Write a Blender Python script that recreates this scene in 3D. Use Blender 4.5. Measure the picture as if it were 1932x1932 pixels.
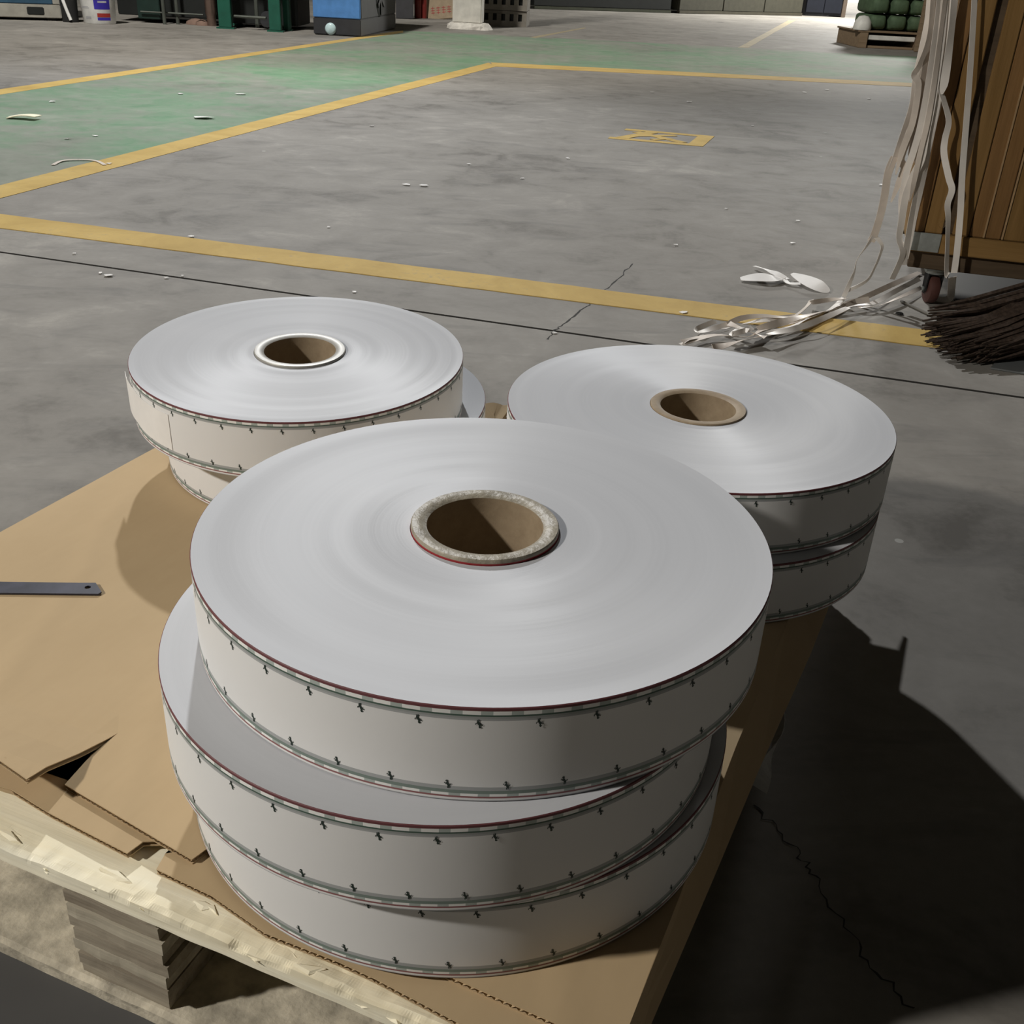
import bpy, bmesh, math, random
from mathutils import Vector, Matrix, noise
random.seed(7)
PI = math.pi
scene = bpy.context.scene
for o in list(bpy.data.objects): bpy.data.objects.remove(o)
COL = scene.collection

# ------------------------------------------------------------------ camera
F_PX, PITCH, ROLL, CAM_Z = 1948.9, 0.48659, 0.05228, 0.610      # frame 1932 x 1932
fw = Vector((0, math.cos(PITCH), -math.sin(PITCH)))
up0 = Vector((0, math.sin(PITCH), math.cos(PITCH)))
rt0 = Vector((1, 0, 0))
c_, s_ = math.cos(ROLL), math.sin(ROLL)
rt = rt0 * c_ + up0 * s_
up = up0 * c_ - rt0 * s_
cd = bpy.data.cameras.new('camera')
cd.sensor_width = 36; cd.sensor_fit = 'HORIZONTAL'; cd.lens = F_PX / 1932 * 36
cd.clip_start = 0.02; cd.clip_end = 200
cam = bpy.data.objects.new('camera', cd); COL.objects.link(cam)
M = Matrix((rt, up, -fw)).transposed().to_4x4(); M.translation = Vector((0, 0, CAM_Z))
cam.matrix_world = M
scene.camera = cam

def ray(px, py):
    return rt * ((px - 966) / F_PX) - up * ((py - 966) / F_PX) + fw
def fp(px, py, z=0.0):
    """surveyed point of the photograph on the horizontal plane at height z"""
    d = ray(px, py); t = (z - CAM_Z) / d.z
    return Vector((d.x * t, d.y * t, z))
def vp(px, py, pt, nrm):
    """surveyed point on a vertical plane through pt"""
    d = ray(px, py); c = Vector((0, 0, CAM_Z)); t = (pt - c).dot(nrm) / d.dot(nrm)
    return c + d * t

# ------------------------------------------------------------------ light and exposure
vs = scene.view_settings
vs.view_transform = 'Standard'; vs.look = 'None'; vs.gamma = 1; vs.use_curve_mapping = False
vs.exposure = -0.75
w = bpy.data.worlds.new('World'); scene.world = w; w.use_nodes = True
bg = w.node_tree.nodes['Background']; bg.inputs[0].default_value = (1, .98, .94, 1); bg.inputs[1].default_value = 6.0

def area(name, loc, target, size, power, col=(1, 1, 1)):
    l = bpy.data.lights.new(name, 'AREA'); l.shape = 'DISK'; l.size = size; l.energy = power; l.color = col
    o = bpy.data.objects.new(name, l); COL.objects.link(o); o.location = loc
    o.rotation_euler = (Vector(target) - Vector(loc)).to_track_quat('-Z', 'Y').to_euler(); return o
def spot(name, loc, target, power, ang, blend=.5, size=.3, col=(1, 1, 1)):
    l = bpy.data.lights.new(name, 'SPOT'); l.energy = power; l.spot_size = math.radians(ang); l.spot_blend = blend
    l.shadow_soft_size = size; l.color = col
    o = bpy.data.objects.new(name, l); COL.objects.link(o); o.location = loc
    o.rotation_euler = (Vector(target) - Vector(loc)).to_track_quat('-Z', 'Y').to_euler(); return o
area('lamp_left', (-2.86, -0.47, 2.2), (0, .7, .2), .17, 160, (1, .955, .885))         # work lamp on the left
spot('lamp_far', (-1.4, 6.2, 4.3), (-1.5, 3.2, .1), 1900, 106, 1.0, .08, (.97, .985, 1))  # tilted flood lamp down the hall
spot('fill_aisle', (-3.5, 4.5, 8.5), (-1.4, 11.0, 0), 6500, 66, .7, .3, (1, .965, .90)) # added fill spot brightening the aisle and far machines
area('gate_daylight', (6.6, 20.6, 4.0), (5.4, 19.5, 0), 1.4, 1700, (1, .98, .93))           # added area light standing in for daylight through the gate

# ------------------------------------------------------------------ materials
class N:
    def __init__(s, name):
        s.m = bpy.data.materials.new(name); s.m.use_nodes = True; s.t = s.m.node_tree
        s.b = s.t.nodes['Principled BSDF']
    def n(s, kind, **kw):
        x = s.t.nodes.new(kind)
        for k, v in kw.items(): setattr(x, k, v)
        return x
    def l(s, a, b): s.t.links.new(a, b)
    def val(s, sock, v):
        if hasattr(v, 'is_linked') or isinstance(v, bpy.types.NodeSocket): s.l(v, sock)
        else: sock.default_value = v
    def math(s, op, a, b=0.0, c=None):
        x = s.n('ShaderNodeMath', operation=op); s.val(x.inputs[0], a); s.val(x.inputs[1], b)
        if c is not None: s.val(x.inputs[2], c)
        return x.outputs[0]
    def coord(s, scale=(1, 1, 1), rot=(0, 0, 0), kind='Object'):
        tc = s.n('ShaderNodeTexCoord'); mp = s.n('ShaderNodeMapping')
        mp.inputs['Scale'].default_value = scale; mp.inputs['Rotation'].default_value = rot
        s.l(tc.outputs[kind], mp.inputs[0]); return mp.outputs[0]
    def noise(s, vec, scale, detail=4, rough=.55, dist=0):
        x = s.n('ShaderNodeTexNoise'); s.l(vec, x.inputs['Vector']); x.inputs['Scale'].default_value = scale
        x.inputs['Detail'].default_value = detail; x.inputs['Roughness'].default_value = rough
        x.inputs['Distortion'].default_value = dist; return x.outputs['Fac']
    def ramp(s, fac, stops):
        x = s.n('ShaderNodeValToRGB'); s.l(fac, x.inputs[0]); e = x.color_ramp.elements
        e[0].position, e[0].color = stops[0][0], (*stops[0][1], 1)
        e[1].position, e[1].color = stops[-1][0], (*stops[-1][1], 1)
        for p_, c_ in stops[1:-1]:
            k = e.new(p_); k.color = (*c_, 1)
        return x.outputs[0]
    def mix(s, fac, a, b):
        x = s.n('ShaderNodeMix', data_type='RGBA'); s.val(x.inputs[0], fac)
        for i, v in ((6, a), (7, b)):
            if isinstance(v, tuple): x.inputs[i].default_value = (*v, 1)
            else: s.l(v, x.inputs[i])
        return x.outputs[2]
    def bump(s, h, strength, dist=.01):
        x = s.n('ShaderNodeBump'); s.l(h, x.inputs['Height']); x.inputs['Strength'].default_value = strength
        x.inputs['Distance'].default_value = dist; s.l(x.outputs[0], s.b.inputs['Normal'])
    def done(s, col=None, rough=.6, metal=0, spec=.5):
        if col is not None: s.val(s.b.inputs['Base Color'], (*col, 1) if isinstance(col, tuple) else col)
        s.val(s.b.inputs['Roughness'], rough); s.b.inputs['Metallic'].default_value = metal
        s.b.inputs['Specular IOR Level'].default_value = spec
        return s.m

def plain(name, col, rough=.6, metal=0, var=.15, scale=12, bump=0, spec=.4):
    k = N(name); v = k.coord(); f = k.noise(v, scale, 5)
    a = tuple(max(0, x * (1 - var)) for x in col); b = tuple(min(1, x * (1 + var)) for x in col)
    cc = k.ramp(f, [(.3, a), (.7, b)])
    if bump: k.bump(f, bump, .004)
    return k.done(cc, rough, metal, spec)

def wood(name, dark, light, axis=0, scale=1.0, rough=.65, stain=0):
    k = N(name); sc = [30 * scale] * 3; sc[axis] = 2.2 * scale
    v = k.coord(tuple(sc)); f = k.noise(v, 1.0, 6, .6, .6)
    sc2 = [140 * scale] * 3; sc2[axis] = 5 * scale
    g = k.noise(k.coord(tuple(sc2)), 1.0, 3)
    cc = k.ramp(k.math('ADD', k.math('MULTIPLY', f, .7), k.math('MULTIPLY', g, .3)), [(.35, dark), (.65, light)])
    if stain:
        s2 = k.noise(k.coord((9, 9, 9)), 1.0, 4)
        cc = k.mix(k.ramp(s2, [(.6, (0, 0, 0)), (.72, (1, 1, 1))]), cc, tuple(x * .62 for x in (light[0], light[1] * .85, light[2] * .6)))
    k.bump(g, .35, .002)
    return k.done(cc, rough, 0, .3)

# concrete ------------------------------------------------------------------
def concrete_color(k, v):
    a = k.noise(v, 1.5, 8, .6, .5); b = k.noise(v, 7.0, 5, .55, .9); c = k.noise(v, 70, 4, .6)
    s = k.math('ADD', k.math('ADD', k.math('MULTIPLY', a, .5), k.math('MULTIPLY', b, .38)), k.math('MULTIPLY', c, .12))
    return k.ramp(s, [(.36, (.145, .135, .119)), (.46, (.228, .214, .192)), (.56, (.268, .252, .227)), (.68, (.37, .348, .31))]), s
def make_concrete():
    k = N('concrete'); v = k.coord(); cc, s = concrete_color(k, v)
    sm = k.noise(k.coord((1, 2.6, 1), (0, 0, .35)), 3.2, 5, .6, 1.4)          # rubbed dark wheel smears
    cc = k.mix(k.math('MULTIPLY', k.ramp(sm, [(.54, (0, 0, 0)), (.72, (1, 1, 1))]), .42), cc, (.13, .125, .118))
    sp = k.n('ShaderNodeTexVoronoi'); k.l(v, sp.inputs['Vector']); sp.inputs['Scale'].default_value = 5.5
    spk = k.math('LESS_THAN', sp.outputs['Distance'], .035)
    spn = k.math('GREATER_THAN', k.noise(v, 3.7, 1), .56)
    cc = k.mix(k.math('MULTIPLY', k.math('MULTIPLY', spk, spn), .6), cc, (.55, .54, .5))
    k.bump(s, .25, .004)
    return k.done(cc, .72, 0, .22)
def make_green():
    k = N('green_floor_paint'); v = k.coord(); cc, s = concrete_color(k, v)
    big = k.noise(v, 1.1, 6, .6, .6); fine = k.noise(v, 7.5, 6, .65, .8)
    g = k.ramp(fine, [(.3, (.12, .235, .135)), (.7, (.19, .325, .20))])
    wear = k.math('ADD', k.math('MULTIPLY', big, .65), k.math('MULTIPLY', fine, .35))
    cc = k.mix(k.ramp(wear, [(.40, (0.12,) * 3), (.57, (.80,) * 3)]), g, cc)
    k.bump(s, .2, .004)
    return k.done(cc, .74, 0, .2)
def make_yellow():
    k = N('yellow_line_paint'); v = k.coord(); f = k.noise(v, 6, 6, .65, .6); h = k.noise(v, 55, 5, .7)
    cc = k.ramp(f, [(.3, (.44, .30, .095)), (.7, (.58, .41, .14))])
    ww = k.math('ADD', k.math('MULTIPLY', f, .35), k.math('MULTIPLY', h, .65))
    cc = k.mix(k.ramp(ww, [(.56, (0,) * 3), (.70, (.6,) * 3)]), cc, (.27, .24, .18))
    return k.done(cc, .75, 0, .2)
M_CONC, M_GREEN, M_YEL = make_concrete(), make_green(), make_yellow()
M_YELF = plain('faded_line_paint', (.36, .30, .19), .6, 0, .2, 9)
M_JOINT = plain('joint_dirt', (.035, .033, .03), .9)

# roll paper ------------------------------------------------------------------
WID = 0.05853
def make_print():
    """white paper side with the printed border along both edges: bands by height, dashes by angle, painted gap shadow at the foot"""
    k = N('printed_paper'); tc = k.n('ShaderNodeTexCoord'); sx = k.n('ShaderNodeSeparateXYZ'); k.l(tc.outputs['Object'], sx.inputs[0])
    z = k.math('MULTIPLY', sx.outputs[2], 1000.0)
    ang = k.math('ARCTAN2', sx.outputs[1], sx.outputs[0])
    ph = k.math('FRACT', k.math('MULTIPLY', k.math('ADD', ang, 10.0), 76 / (2 * PI)))
    dash = k.math('LESS_THAN', ph, .60)
    def band(lo, hi): return k.math('MULTIPLY', k.math('GREATER_THAN', z, lo), k.math('LESS_THAN', z, hi))
    W = WID * 1000
    wn = k.noise(tc.outputs['Object'], 9, 3)
    cc = k.ramp(wn, [(.3, (.76, .755, .745)), (.7, (.80, .795, .78))])
    red, grn, gry, pale = (.15, .05, .055), (.07, .115, .09), (.40, .41, .41), (.42, .47, .44)
    def paint(cc, lo, hi, col): return k.mix(band(lo, hi), cc, col)
    cc = paint(cc, W - 7.6, W - 5.0, gry); cc = paint(cc, W - 6.4, W - 5.0, (.33, .345, .34))
    cc = paint(cc, W - 5.2, W - 4.1, grn)
    d1 = k.mix(dash, pale, (.86, .86, .83)); cc = k.mix(band(W - 4.2, W - 1.9), cc, d1)
    cc = paint(cc, W - 1.95, W + .1, red)
    cc = paint(cc, 7.0, 9.4, gry); cc = paint(cc, 4.9, 7.1, (.20, .25, .22))
    cc = k.mix(band(3.3, 5.0), cc, d1); cc = paint(cc, 2.2, 3.35, (.28, .12, .12)); cc = paint(cc, -.1, 1.0, (.45, .45, .46))  # lowest grey band paints the shadow gap beneath the roll
    return k.done(cc, .55, 0, .3)
def make_endpaper():
    k = N('wound_paper_end'); tc = k.n('ShaderNodeTexCoord'); sx = k.n('ShaderNodeSeparateXYZ'); k.l(tc.outputs['Object'], sx.inputs[0])
    r = k.math('SQRT', k.math('ADD', k.math('POWER', sx.outputs[0], 2.0), k.math('POWER', sx.outputs[1], 2.0)))
    cv = k.n('ShaderNodeCombineXYZ'); k.l(r, cv.inputs[0])
    f = k.noise(cv.outputs[0], 260, 4, .7); g = k.noise(cv.outputs[0], 40, 3, .5)
    cc = k.ramp(k.math('ADD', k.math('MULTIPLY', f, .5), k.math('MULTIPLY', g, .5)), [(.3, (.525, .535, .56)), (.7, (.57, .58, .605))])
    tg = k.n('ShaderNodeTangent', direction_type='RADIAL', axis='Z'); k.l(tg.outputs[0], k.b.inputs['Tangent'])
    k.b.inputs['Anisotropic'].default_value = .85
    k.bump(f, .06, .001)
    return k.done(cc, .50, 0, .22)
M_PRINT, M_END = make_print(), make_endpaper()
M_EMB = plain('emblem_ink', (.02, .035, .028), .6)
def make_core():
    k = N('cardboard_core'); v = k.coord(); f = k.noise(v, 60, 6, .7); g = k.noise(k.coord((8, 8, 90)), 1, 3)
    cc = k.ramp(f, [(.3, (.26, .195, .125)), (.7, (.36, .28, .185))])
    k.bump(f, .3, .001); return k.done(cc, .6, 0, .3)
M_CORE = make_core()
M_RIM = plain('core_rim', (.30, .265, .20), .45, 0, .2, 90, .4)
M_SILVER = plain('silver_tape', (.36, .345, .31), .45, .15, .12, 60)
M_RED = plain('red_ink', (.35, .03, .035), .5)
M_WPAP = plain('white_paper', (.84, .82, .79), .5, 0, .06, 20)
M_STRIP = plain('strip_paper', (.72, .64, .56), .42, 0, .18, 14)
M_STRIPB = plain('strip_paper_bright', (.84, .79, .73), .42, 0, .10, 14)

def make_board():
    k = N('corrugated_board'); v = k.coord(); f = k.noise(v, 5, 6, .6); fib = k.noise(k.coord((160, 30, 30), (0, 0, -.37)), 1, 3)
    s = k.math('ADD', k.math('MULTIPLY', f, .85), k.math('MULTIPLY', fib, .15))
    cc = k.ramp(s, [(.3, (.47, .345, .20)), (.7, (.53, .395, .235))])
    fl = k.noise(k.coord((12, 1.6, 1), (0, 0, -.30)), 1, 3, .5, .5)
    cr = k.n('ShaderNodeTexWave', wave_type='BANDS', bands_direction='X')
    k.l(k.coord((1, 1, 1), (0, 0, -.40)), cr.inputs[0]); cr.inputs['Scale'].default_value = 2.2; cr.inputs['Distortion'].default_value = 3.0
    h = k.math('ADD', k.math('MULTIPLY', fl, .5), k.math('MULTIPLY', k.math('POWER', cr.outputs['Fac'], 14.0), .25))
    k.bump(h, .45, .006); return k.done(cc, .8, 0, .2)
M_CARD = make_board()
M_CARDE = plain('board_fluting', (.20, .145, .085), .9, 0, .2, 80)
M_DECK = wood('pale_pine', (.84, .75, .53), (.95, .90, .72), 0, 1.0, .7, 1)
M_PLY = wood('ply_edge', (.20, .165, .12), (.42, .37, .285), 0, 1.3, .8)
M_PLY2 = wood('ply_edge_pale', (.33, .29, .22), (.56, .51, .40), 0, 1.3, .8)
M_CHIP = plain('chipboard', (.50, .45, .35), .85, 0, .35, 60, .5)
M_STEEL = plain('blued_steel', (.038, .038, .055), .5, .15, .4, 40)
M_CRATE = wood('stained_pine', (.15, .078, .026), (.23, .125, .045), 2, 1.0, .5)
M_CRATE2 = wood('stained_pine_pale', (.17, .095, .028), (.25, .145, .05), 2, 1.0, .5)
M_RAIL = wood('pine_rail', (.20, .115, .036), (.28, .165, .058), 0, 1.0, .55)
M_DKWOOD = wood('dark_plank', (.06, .04, .022), (.10, .068, .04), 0, 1.0, .7)
M_GALV = plain('galvanised_steel', (.42, .45, .44), .4, .7, .15, 60)
M_BLACK = plain('black_rubber', (.02, .02, .02), .6)
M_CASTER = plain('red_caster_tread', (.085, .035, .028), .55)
M_BRIS = plain('palm_bristle', (.060, .041, .030), .7, 0, .5, 150)
M_TWINE = plain('twine', (.25, .19, .11), .8)
M_WALL = plain('hall_wall', (.34, .33, .30), .85, 0, .1, 2)
M_CEIL = plain('hall_ceiling', (.28, .275, .26), .9, 0, .1, 2)

# ------------------------------------------------------------------ mesh helpers
class MB:
    def __init__(s): s.v = []; s.f = []; s.mi = []
    def add(s, verts, faces, mi=0):
        b = len(s.v); s.v += [tuple(x) for x in verts]; s.f += [tuple(b + i for i in f) for f in faces]; s.mi += [mi] * len(faces)
    def box(s, lo, hi, mi=0, R=None, bev=0):
        x0, y0, z0 = lo; x1, y1, z1 = hi
        if bev:
            bm = bmesh.new(); bmesh.ops.create_cube(bm, size=1)
            for v in bm.verts: v.co = Vector(((x0 + x1) / 2 + v.co.x * (x1 - x0), (y0 + y1) / 2 + v.co.y * (y1 - y0), (z0 + z1) / 2 + v.co.z * (z1 - z0)))
            bmesh.ops.bevel(bm, geom=bm.edges[:], offset=bev, segments=2, affect='EDGES')
            vs_ = [v.co.copy() for v in bm.verts]; bm.verts.index_update(); fs = [[v.index for v in f.verts] for f in bm.faces]; bm.free()
        else:
            vs_ = [Vector(c) for c in ((x0, y0, z0), (x1, y0, z0), (x1, y1, z0), (x0, y1, z0), (x0, y0, z1), (x1, y0, z1), (x1, y1, z1), (x0, y1, z1))]
            fs = [(3, 2, 1, 0), (4, 5, 6, 7), (0, 1, 5, 4), (1, 2, 6, 5), (2, 3, 7, 6), (3, 0, 4, 7)]
        if R: vs_ = [R @ v for v in vs_]
        s.add(vs_, fs, mi)
    def lathe(s, prof, n=32, c=(0, 0, 0), mi=0, closed=False, axis='z', R=None):
        vs_ = []
        for r, z in prof:
            for i in range(n):
                a = 2 * PI * i / n; q = Vector((r * math.cos(a), r * math.sin(a), z))
                if R: q = R @ q
                vs_.append(q + Vector(c))
        fs = []; m = len(prof)
        for j in range(m if closed else m - 1):
            for i in range(n):
                k = (j + 1) % m
                fs.append((j * n + i, j * n + (i + 1) % n, k * n + (i + 1) % n, k * n + i))
        s.add(vs_, fs, mi)
    def tube(s, pts, rad, n=8, mi=0, caps=True):
        pts = [Vector(p) for p in pts]; vs_ = []; m = len(pts)
        rads = rad if isinstance(rad, (list, tuple)) else [rad] * m
        prev = None
        for i, p in enumerate(pts):
            t = (pts[min(i + 1, m - 1)] - pts[max(i - 1, 0)]).normalized()
            a = prev if prev else (Vector((0, 0, 1)) if abs(t.z) < .9 else Vector((1, 0, 0)))
            x = (a - t * a.dot(t)).normalized(); prev = x; y = t.cross(x)
            for k in range(n):
                an = 2 * PI * k / n; vs_.append(p + (x * math.cos(an) + y * math.sin(an)) * rads[i])
        fs = [(i * n + k, i * n + (k + 1) % n, (i + 1) * n + (k + 1) % n, (i + 1) * n + k) for i in range(m - 1) for k in range(n)]
        if caps: fs += [tuple(range(n - 1, -1, -1)), tuple((m - 1) * n + k for k in range(n))]
        s.add(vs_, fs, mi)
    def prism(s, poly, z0, z1, mi=0, R=None):
        n = len(poly); vs_ = [Vector((x, y, z0)) for x, y in poly] + [Vector((x, y, z1)) for x, y in poly]
        if R: vs_ = [R @ v for v in vs_]
        s.add(vs_, [tuple(range(n - 1, -1, -1)), tuple(range(n, 2 * n))] + [(i, (i + 1) % n, n + (i + 1) % n, n + i) for i in range(n)], mi)
    def build(s, name, mats, parent=None, smooth=None, loc=None):
        me = bpy.data.meshes.new(name); me.from_pydata(s.v, [], s.f)
        if not isinstance(mats, (list, tuple)): mats = [mats]
        for m in mats: me.materials.append(m)
        me.polygons.foreach_set('material_index', s.mi)
        if smooth is not None:
            me.polygons.foreach_set('use_smooth', [True] * len(me.polygons)); me.set_sharp_from_angle(angle=smooth)
        me.update(); me.validate()
        bm = bmesh.new(); bm.from_mesh(me); bmesh.ops.recalc_face_normals(bm, faces=bm.faces); bm.to_mesh(me); bm.free()
        o = bpy.data.objects.new(name, me); COL.objects.link(o)
        if parent: o.parent = parent
        if loc is not None: o.location = loc
        return o
def empty(name, loc=(0, 0, 0), rz=0, rot=None):
    o = bpy.data.objects.new(name, None); COL.objects.link(o); o.location = loc
    o.rotation_euler = rot if rot else (0, 0, rz); o.empty_display_size = .05; return o
def tag(o, label=None, cat=None, group=None, kind=None):
    if label: o['label'] = label
    if cat: o['category'] = cat
    if group: o['group'] = group
    if kind: o['kind'] = kind
    return o
def catmull(P, sub=5):
    P = [Vector(p) for p in P]; out = []
    for i in range(len(P) - 1):
        a, b, c, d = P[max(i - 1, 0)], P[i], P[i + 1], P[min(i + 2, len(P) - 1)]
        for k in range(sub):
            t = k / sub
            out.append(.5 * ((2 * b) + (c - a) * t + (2 * a - 5 * b + 4 * c - d) * t * t + (3 * b - a - 3 * c + d) * t ** 3))
    out.append(P[-1]); return out
def ribbon(mb, pts, width, hint, th=.0006, twist=lambda s: 0.0, wfun=lambda s: 1.0, sub=5, mi=0, smooth=True):
    P = catmull(pts, sub) if smooth else [Vector(p) for p in pts]; m = len(P); vs_ = []
    for i, p in enumerate(P):
        t = (P[min(i + 1, m - 1)] - P[max(i - 1, 0)]).normalized(); s = i / (m - 1)
        h = Vector(hint); h = (h - t * h.dot(t)).normalized(); wv = t.cross(h)
        a = twist(s); wv, h = wv * math.cos(a) + h * math.sin(a), h * math.cos(a) - wv * math.sin(a)
        hw = width * .5 * wfun(s)
        for sx, sy in ((-1, -1), (1, -1), (1, 1), (-1, 1)): vs_.append(p + wv * hw * sx + h * th * .5 * sy)
    fs = []
    for i in range(m - 1):
        for k in range(4): fs.append((i * 4 + k, i * 4 + (k + 1) % 4, (i + 1) * 4 + (k + 1) % 4, (i + 1) * 4 + k))
    fs += [(3, 2, 1, 0), tuple((m - 1) * 4 + k for k in range(4))]
    mb.add(vs_, fs, mi)

# ------------------------------------------------------------------ the hall: floor with its joint, walls, ceiling, gate
JD = Vector((.9605, -.278, 0)); JN = Vector((.278, .9605, 0)); JP = Vector((0.17, 1.865, 0))     # expansion joint
def make_floor():
    mb = MB(); g = .0048
    def q(s, t, z): return JP + JD * s + JN * t + Vector((0, 0, z))
    prof = [(-26, 0), (-g, 0), (-g * .8, -.007), (g * .8, -.007), (g, 0), (40, 0)]
    vs_ = [q(s, t, z) for t, z in prof for s in (-45, 45)]
    for i in range(5): mb.add([vs_[2 * i], vs_[2 * i + 1], vs_[2 * i + 3], vs_[2 * i + 2]], [(0, 1, 2, 3)], 1 if i in (1, 2, 3) else 0)
    return tag(mb.build('floor', [M_CONC, M_JOINT]), kind='structure')
floor = make_floor()
def flat(name, quad, z, mat, lab=None, ragged=0, n=1):
    """thin paint film on the floor, child of the floor"""
    mb = MB(); q = [Vector((p.x, p.y, 0)) for p in quad]
    if len(q) == 4 and n > 1:
        A = []; B = []
        for i in range(n + 1):
            t = i / n
            A.append(q[0].lerp(q[1], t)); B.append(q[3].lerp(q[2], t))
        if ragged:
            for i in range(n + 1):
                d = (B[i] - A[i]).normalized()
                A[i] = A[i] + d * ragged * (noise.noise(A[i] * 9) + .5 * noise.noise(A[i] * 31)); B[i] = B[i] + d * ragged * (noise.noise(B[i] * 9) + .5 * noise.noise(B[i] * 31))
        poly = [(a.x, a.y) for a in A] + [(b.x, b.y) for b in reversed(B)]
        vs_ = [(x, y, zz) for zz in (0, z) for x, y in poly]; N2 = len(poly)
        fs = [(i, i + 1, N2 - 2 - i, N2 - 1 - i) for i in range(n)]
        mb.add(vs_, [tuple(N2 + k for k in f) for f in fs] + [(i, (i + 1) % N2, N2 + (i + 1) % N2, N2 + i) for i in range(N2)])
    else:
        mb.prism([(p.x, p.y) for p in q], 0, z)
    o = mb.build(name, mat, floor)
    if lab: o['label'] = lab
    return o
def ext(a, b, k0, k1): d = (b - a); return a - d * k0, b + d * k1
# painted lines, each located by its two edges in the photograph
A0, A1 = fp(0, 350), fp(922, 118.5); A2, A3 = fp(0, 375), fp(935, 126)
B0, B1 = fp(0, 169), fp(720, 63.5); B2, B3 = fp(0, 179), fp(720, 68)
C0, C1 = fp(926, 118), fp(1725, 157); C2, C3 = fp(930, 125.5), fp(1725, 164)
D0, D1 = fp(0, 405), fp(1730, 622); D2, D3 = fp(0, 431), fp(1730, 652)
a0, a1 = ext(A0, A1, .5, 0); a2, a3 = ext(A2, A3, .5, 0)
b0, b1 = ext(B0, B1, .5, .12); b2, b3 = ext(B2, B3, .5, .12)
c0, c1 = ext(C0, C1, 0, .7); c2, c3 = ext(C2, C3, 0, .7)
d0, d1 = ext(D0, D1, .8, .8); d2, d3 = ext(D2, D3, .8, .8)
flat('green_aisle', [a0, a1, b1, b0], .0006, M_GREEN, 'worn green painted aisle between two yellow lines')
flat('green_aisle', [A1, c1, c1 + (b1 - A1) * .95, b1], .0008, M_GREEN, 'green painted cross aisle beyond the marked bay')
flat('yellow_line', [a0, a1, a3, a2], .0012, M_YEL, 'yellow line on the near side of the green aisle', .004, 60)
flat('yellow_line', [b0, b1, b3, b2], .0014, M_YEL, 'yellow line on the far side of the green aisle', .004, 60)
flat('yellow_line', [c0, c1, c3, c2], .0013, M_YEL, 'yellow line across the far end of the bay', .004, 60)
flat('yellow_line', [d0, d1, d3, d2], .0018, M_YEL, 'wide yellow line behind the pallet', .004, 90)
flat('yellow_line', [fp(1392, 90), fp(1488, 38), fp(1502, 38), fp(1412, 90)], .001, M_YELF, 'faded yellow line on the far floor', .01, 20)
flat('yellow_line', [fp(1000, 70.5), fp(1010, 72), fp(1106, 53), fp(1102, 52)], .001, M_YELF, 'faint yellow line beside the column', .01, 1)
# the painted character: a box open to the left with a cross inside
cA, cB, cC, cD = fp(1182, 243), fp(1343, 257), fp(1320, 277), fp(1145, 262)     # far-left, far-right, near-right, near-left
def cq(s, t): return (cA.lerp(cB, s)).lerp(cD.lerp(cC, s), t)
SZ = [.0010]
def stroke(mb, p0, p1, wd):
    SZ[0] += .0002
    a, b = cq(*p0), cq(*p1); d = (b - a).normalized(); n = Vector((-d.y, d.x, 0)) * wd / 2
    mb.prism([(v.x, v.y) for v in (a - n, b - n, b + n, a + n)], 0, SZ[0])
mb = MB()
stroke(mb, (0, .07), (1, .07), .05); stroke(mb, (0, .90), (1, .90), .05); stroke(mb, (.945, 0), (.945, .97), .065)
stroke(mb, (.16, .22), (.80, .80), .042); stroke(mb, (.34, .14), (.12, .86), .05); stroke(mb, (.18, .60), (.62, .25), .035); stroke(mb, (.45, .78), (.62, .55), .03)
mk = mb.build('painted_character', M_YEL, floor); mk['label'] = 'yellow painted character on the bay floor, a box with a cross inside'
# cracks in the concrete
def crack(pts, wd, seed):
    random.seed(seed); P = []
    for i in range(len(pts) - 1):
        for k in range(10): P.append(pts[i].lerp(pts[i + 1], k / 10))
    P.append(pts[-1]); mb = MB(); L = []; R_ = []
    for i, p in enumerate(P):
        d = (P[min(i + 1, len(P) - 1)] - P[max(i - 1, 0)]).normalized(); n = Vector((-d.y, d.x, 0))
        j = n * random.uniform(-.004, .004); ww = wd * random.uniform(.25, 1)
        L.append(p + j - n * ww); R_.append(p + j + n * ww)
    for i in range(len(P) - 1):
        mb.add([(L[i].x, L[i].y, .0004), (L[i + 1].x, L[i + 1].y, .0004), (R_[i + 1].x, R_[i + 1].y, .0004), (R_[i].x, R_[i].y, .0004)], [(0, 1, 2, 3)])
    return mb.build('crack', M_JOINT, floor)
crack([fp(1195, 498), fp(1150, 540), fp(1110, 575), fp(1060, 612), fp(1030, 640)], .0022, 3)
crack([fp(1420, 1520), fp(1500, 1600), fp(1540, 1660), fp(1620, 1790), fp(1720, 1905)], .0011, 5)
# walls, ceiling and gate far behind
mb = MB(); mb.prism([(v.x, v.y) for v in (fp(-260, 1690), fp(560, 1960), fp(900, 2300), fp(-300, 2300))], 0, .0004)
o = mb.build('dark_patch', plain('dark_floor_tone', (.075, .073, .071), .7, 0, .12, 6), floor); o['label'] = 'smooth dark grey floor patch in front of the pallet'  # darker grey film added over this part of the floor
def wall(name, lo, hi, m=M_WALL):
    mb = MB(); mb.box(lo, hi, 0); return tag(mb.build(name, m), kind='structure')
wall('wall_left', (-12.3, -8, 0), (-12, 26, 11)); wall('wall_right', (14, -8, 0), (14.3, 26, 11))
wall('wall_near', (-12, -8.3, 0), (14, -8, 11))
wb = MB(); wb.box((-12, 26, 0), (6.6, 26.3, 11)); wb.box((6.6, 26, 3.6), (9.6, 26.3, 11)); wb.box((9.6, 26, 0), (14, 26.3, 11))
tag(wb.build('wall_far', M_WALL), kind='structure')
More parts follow.
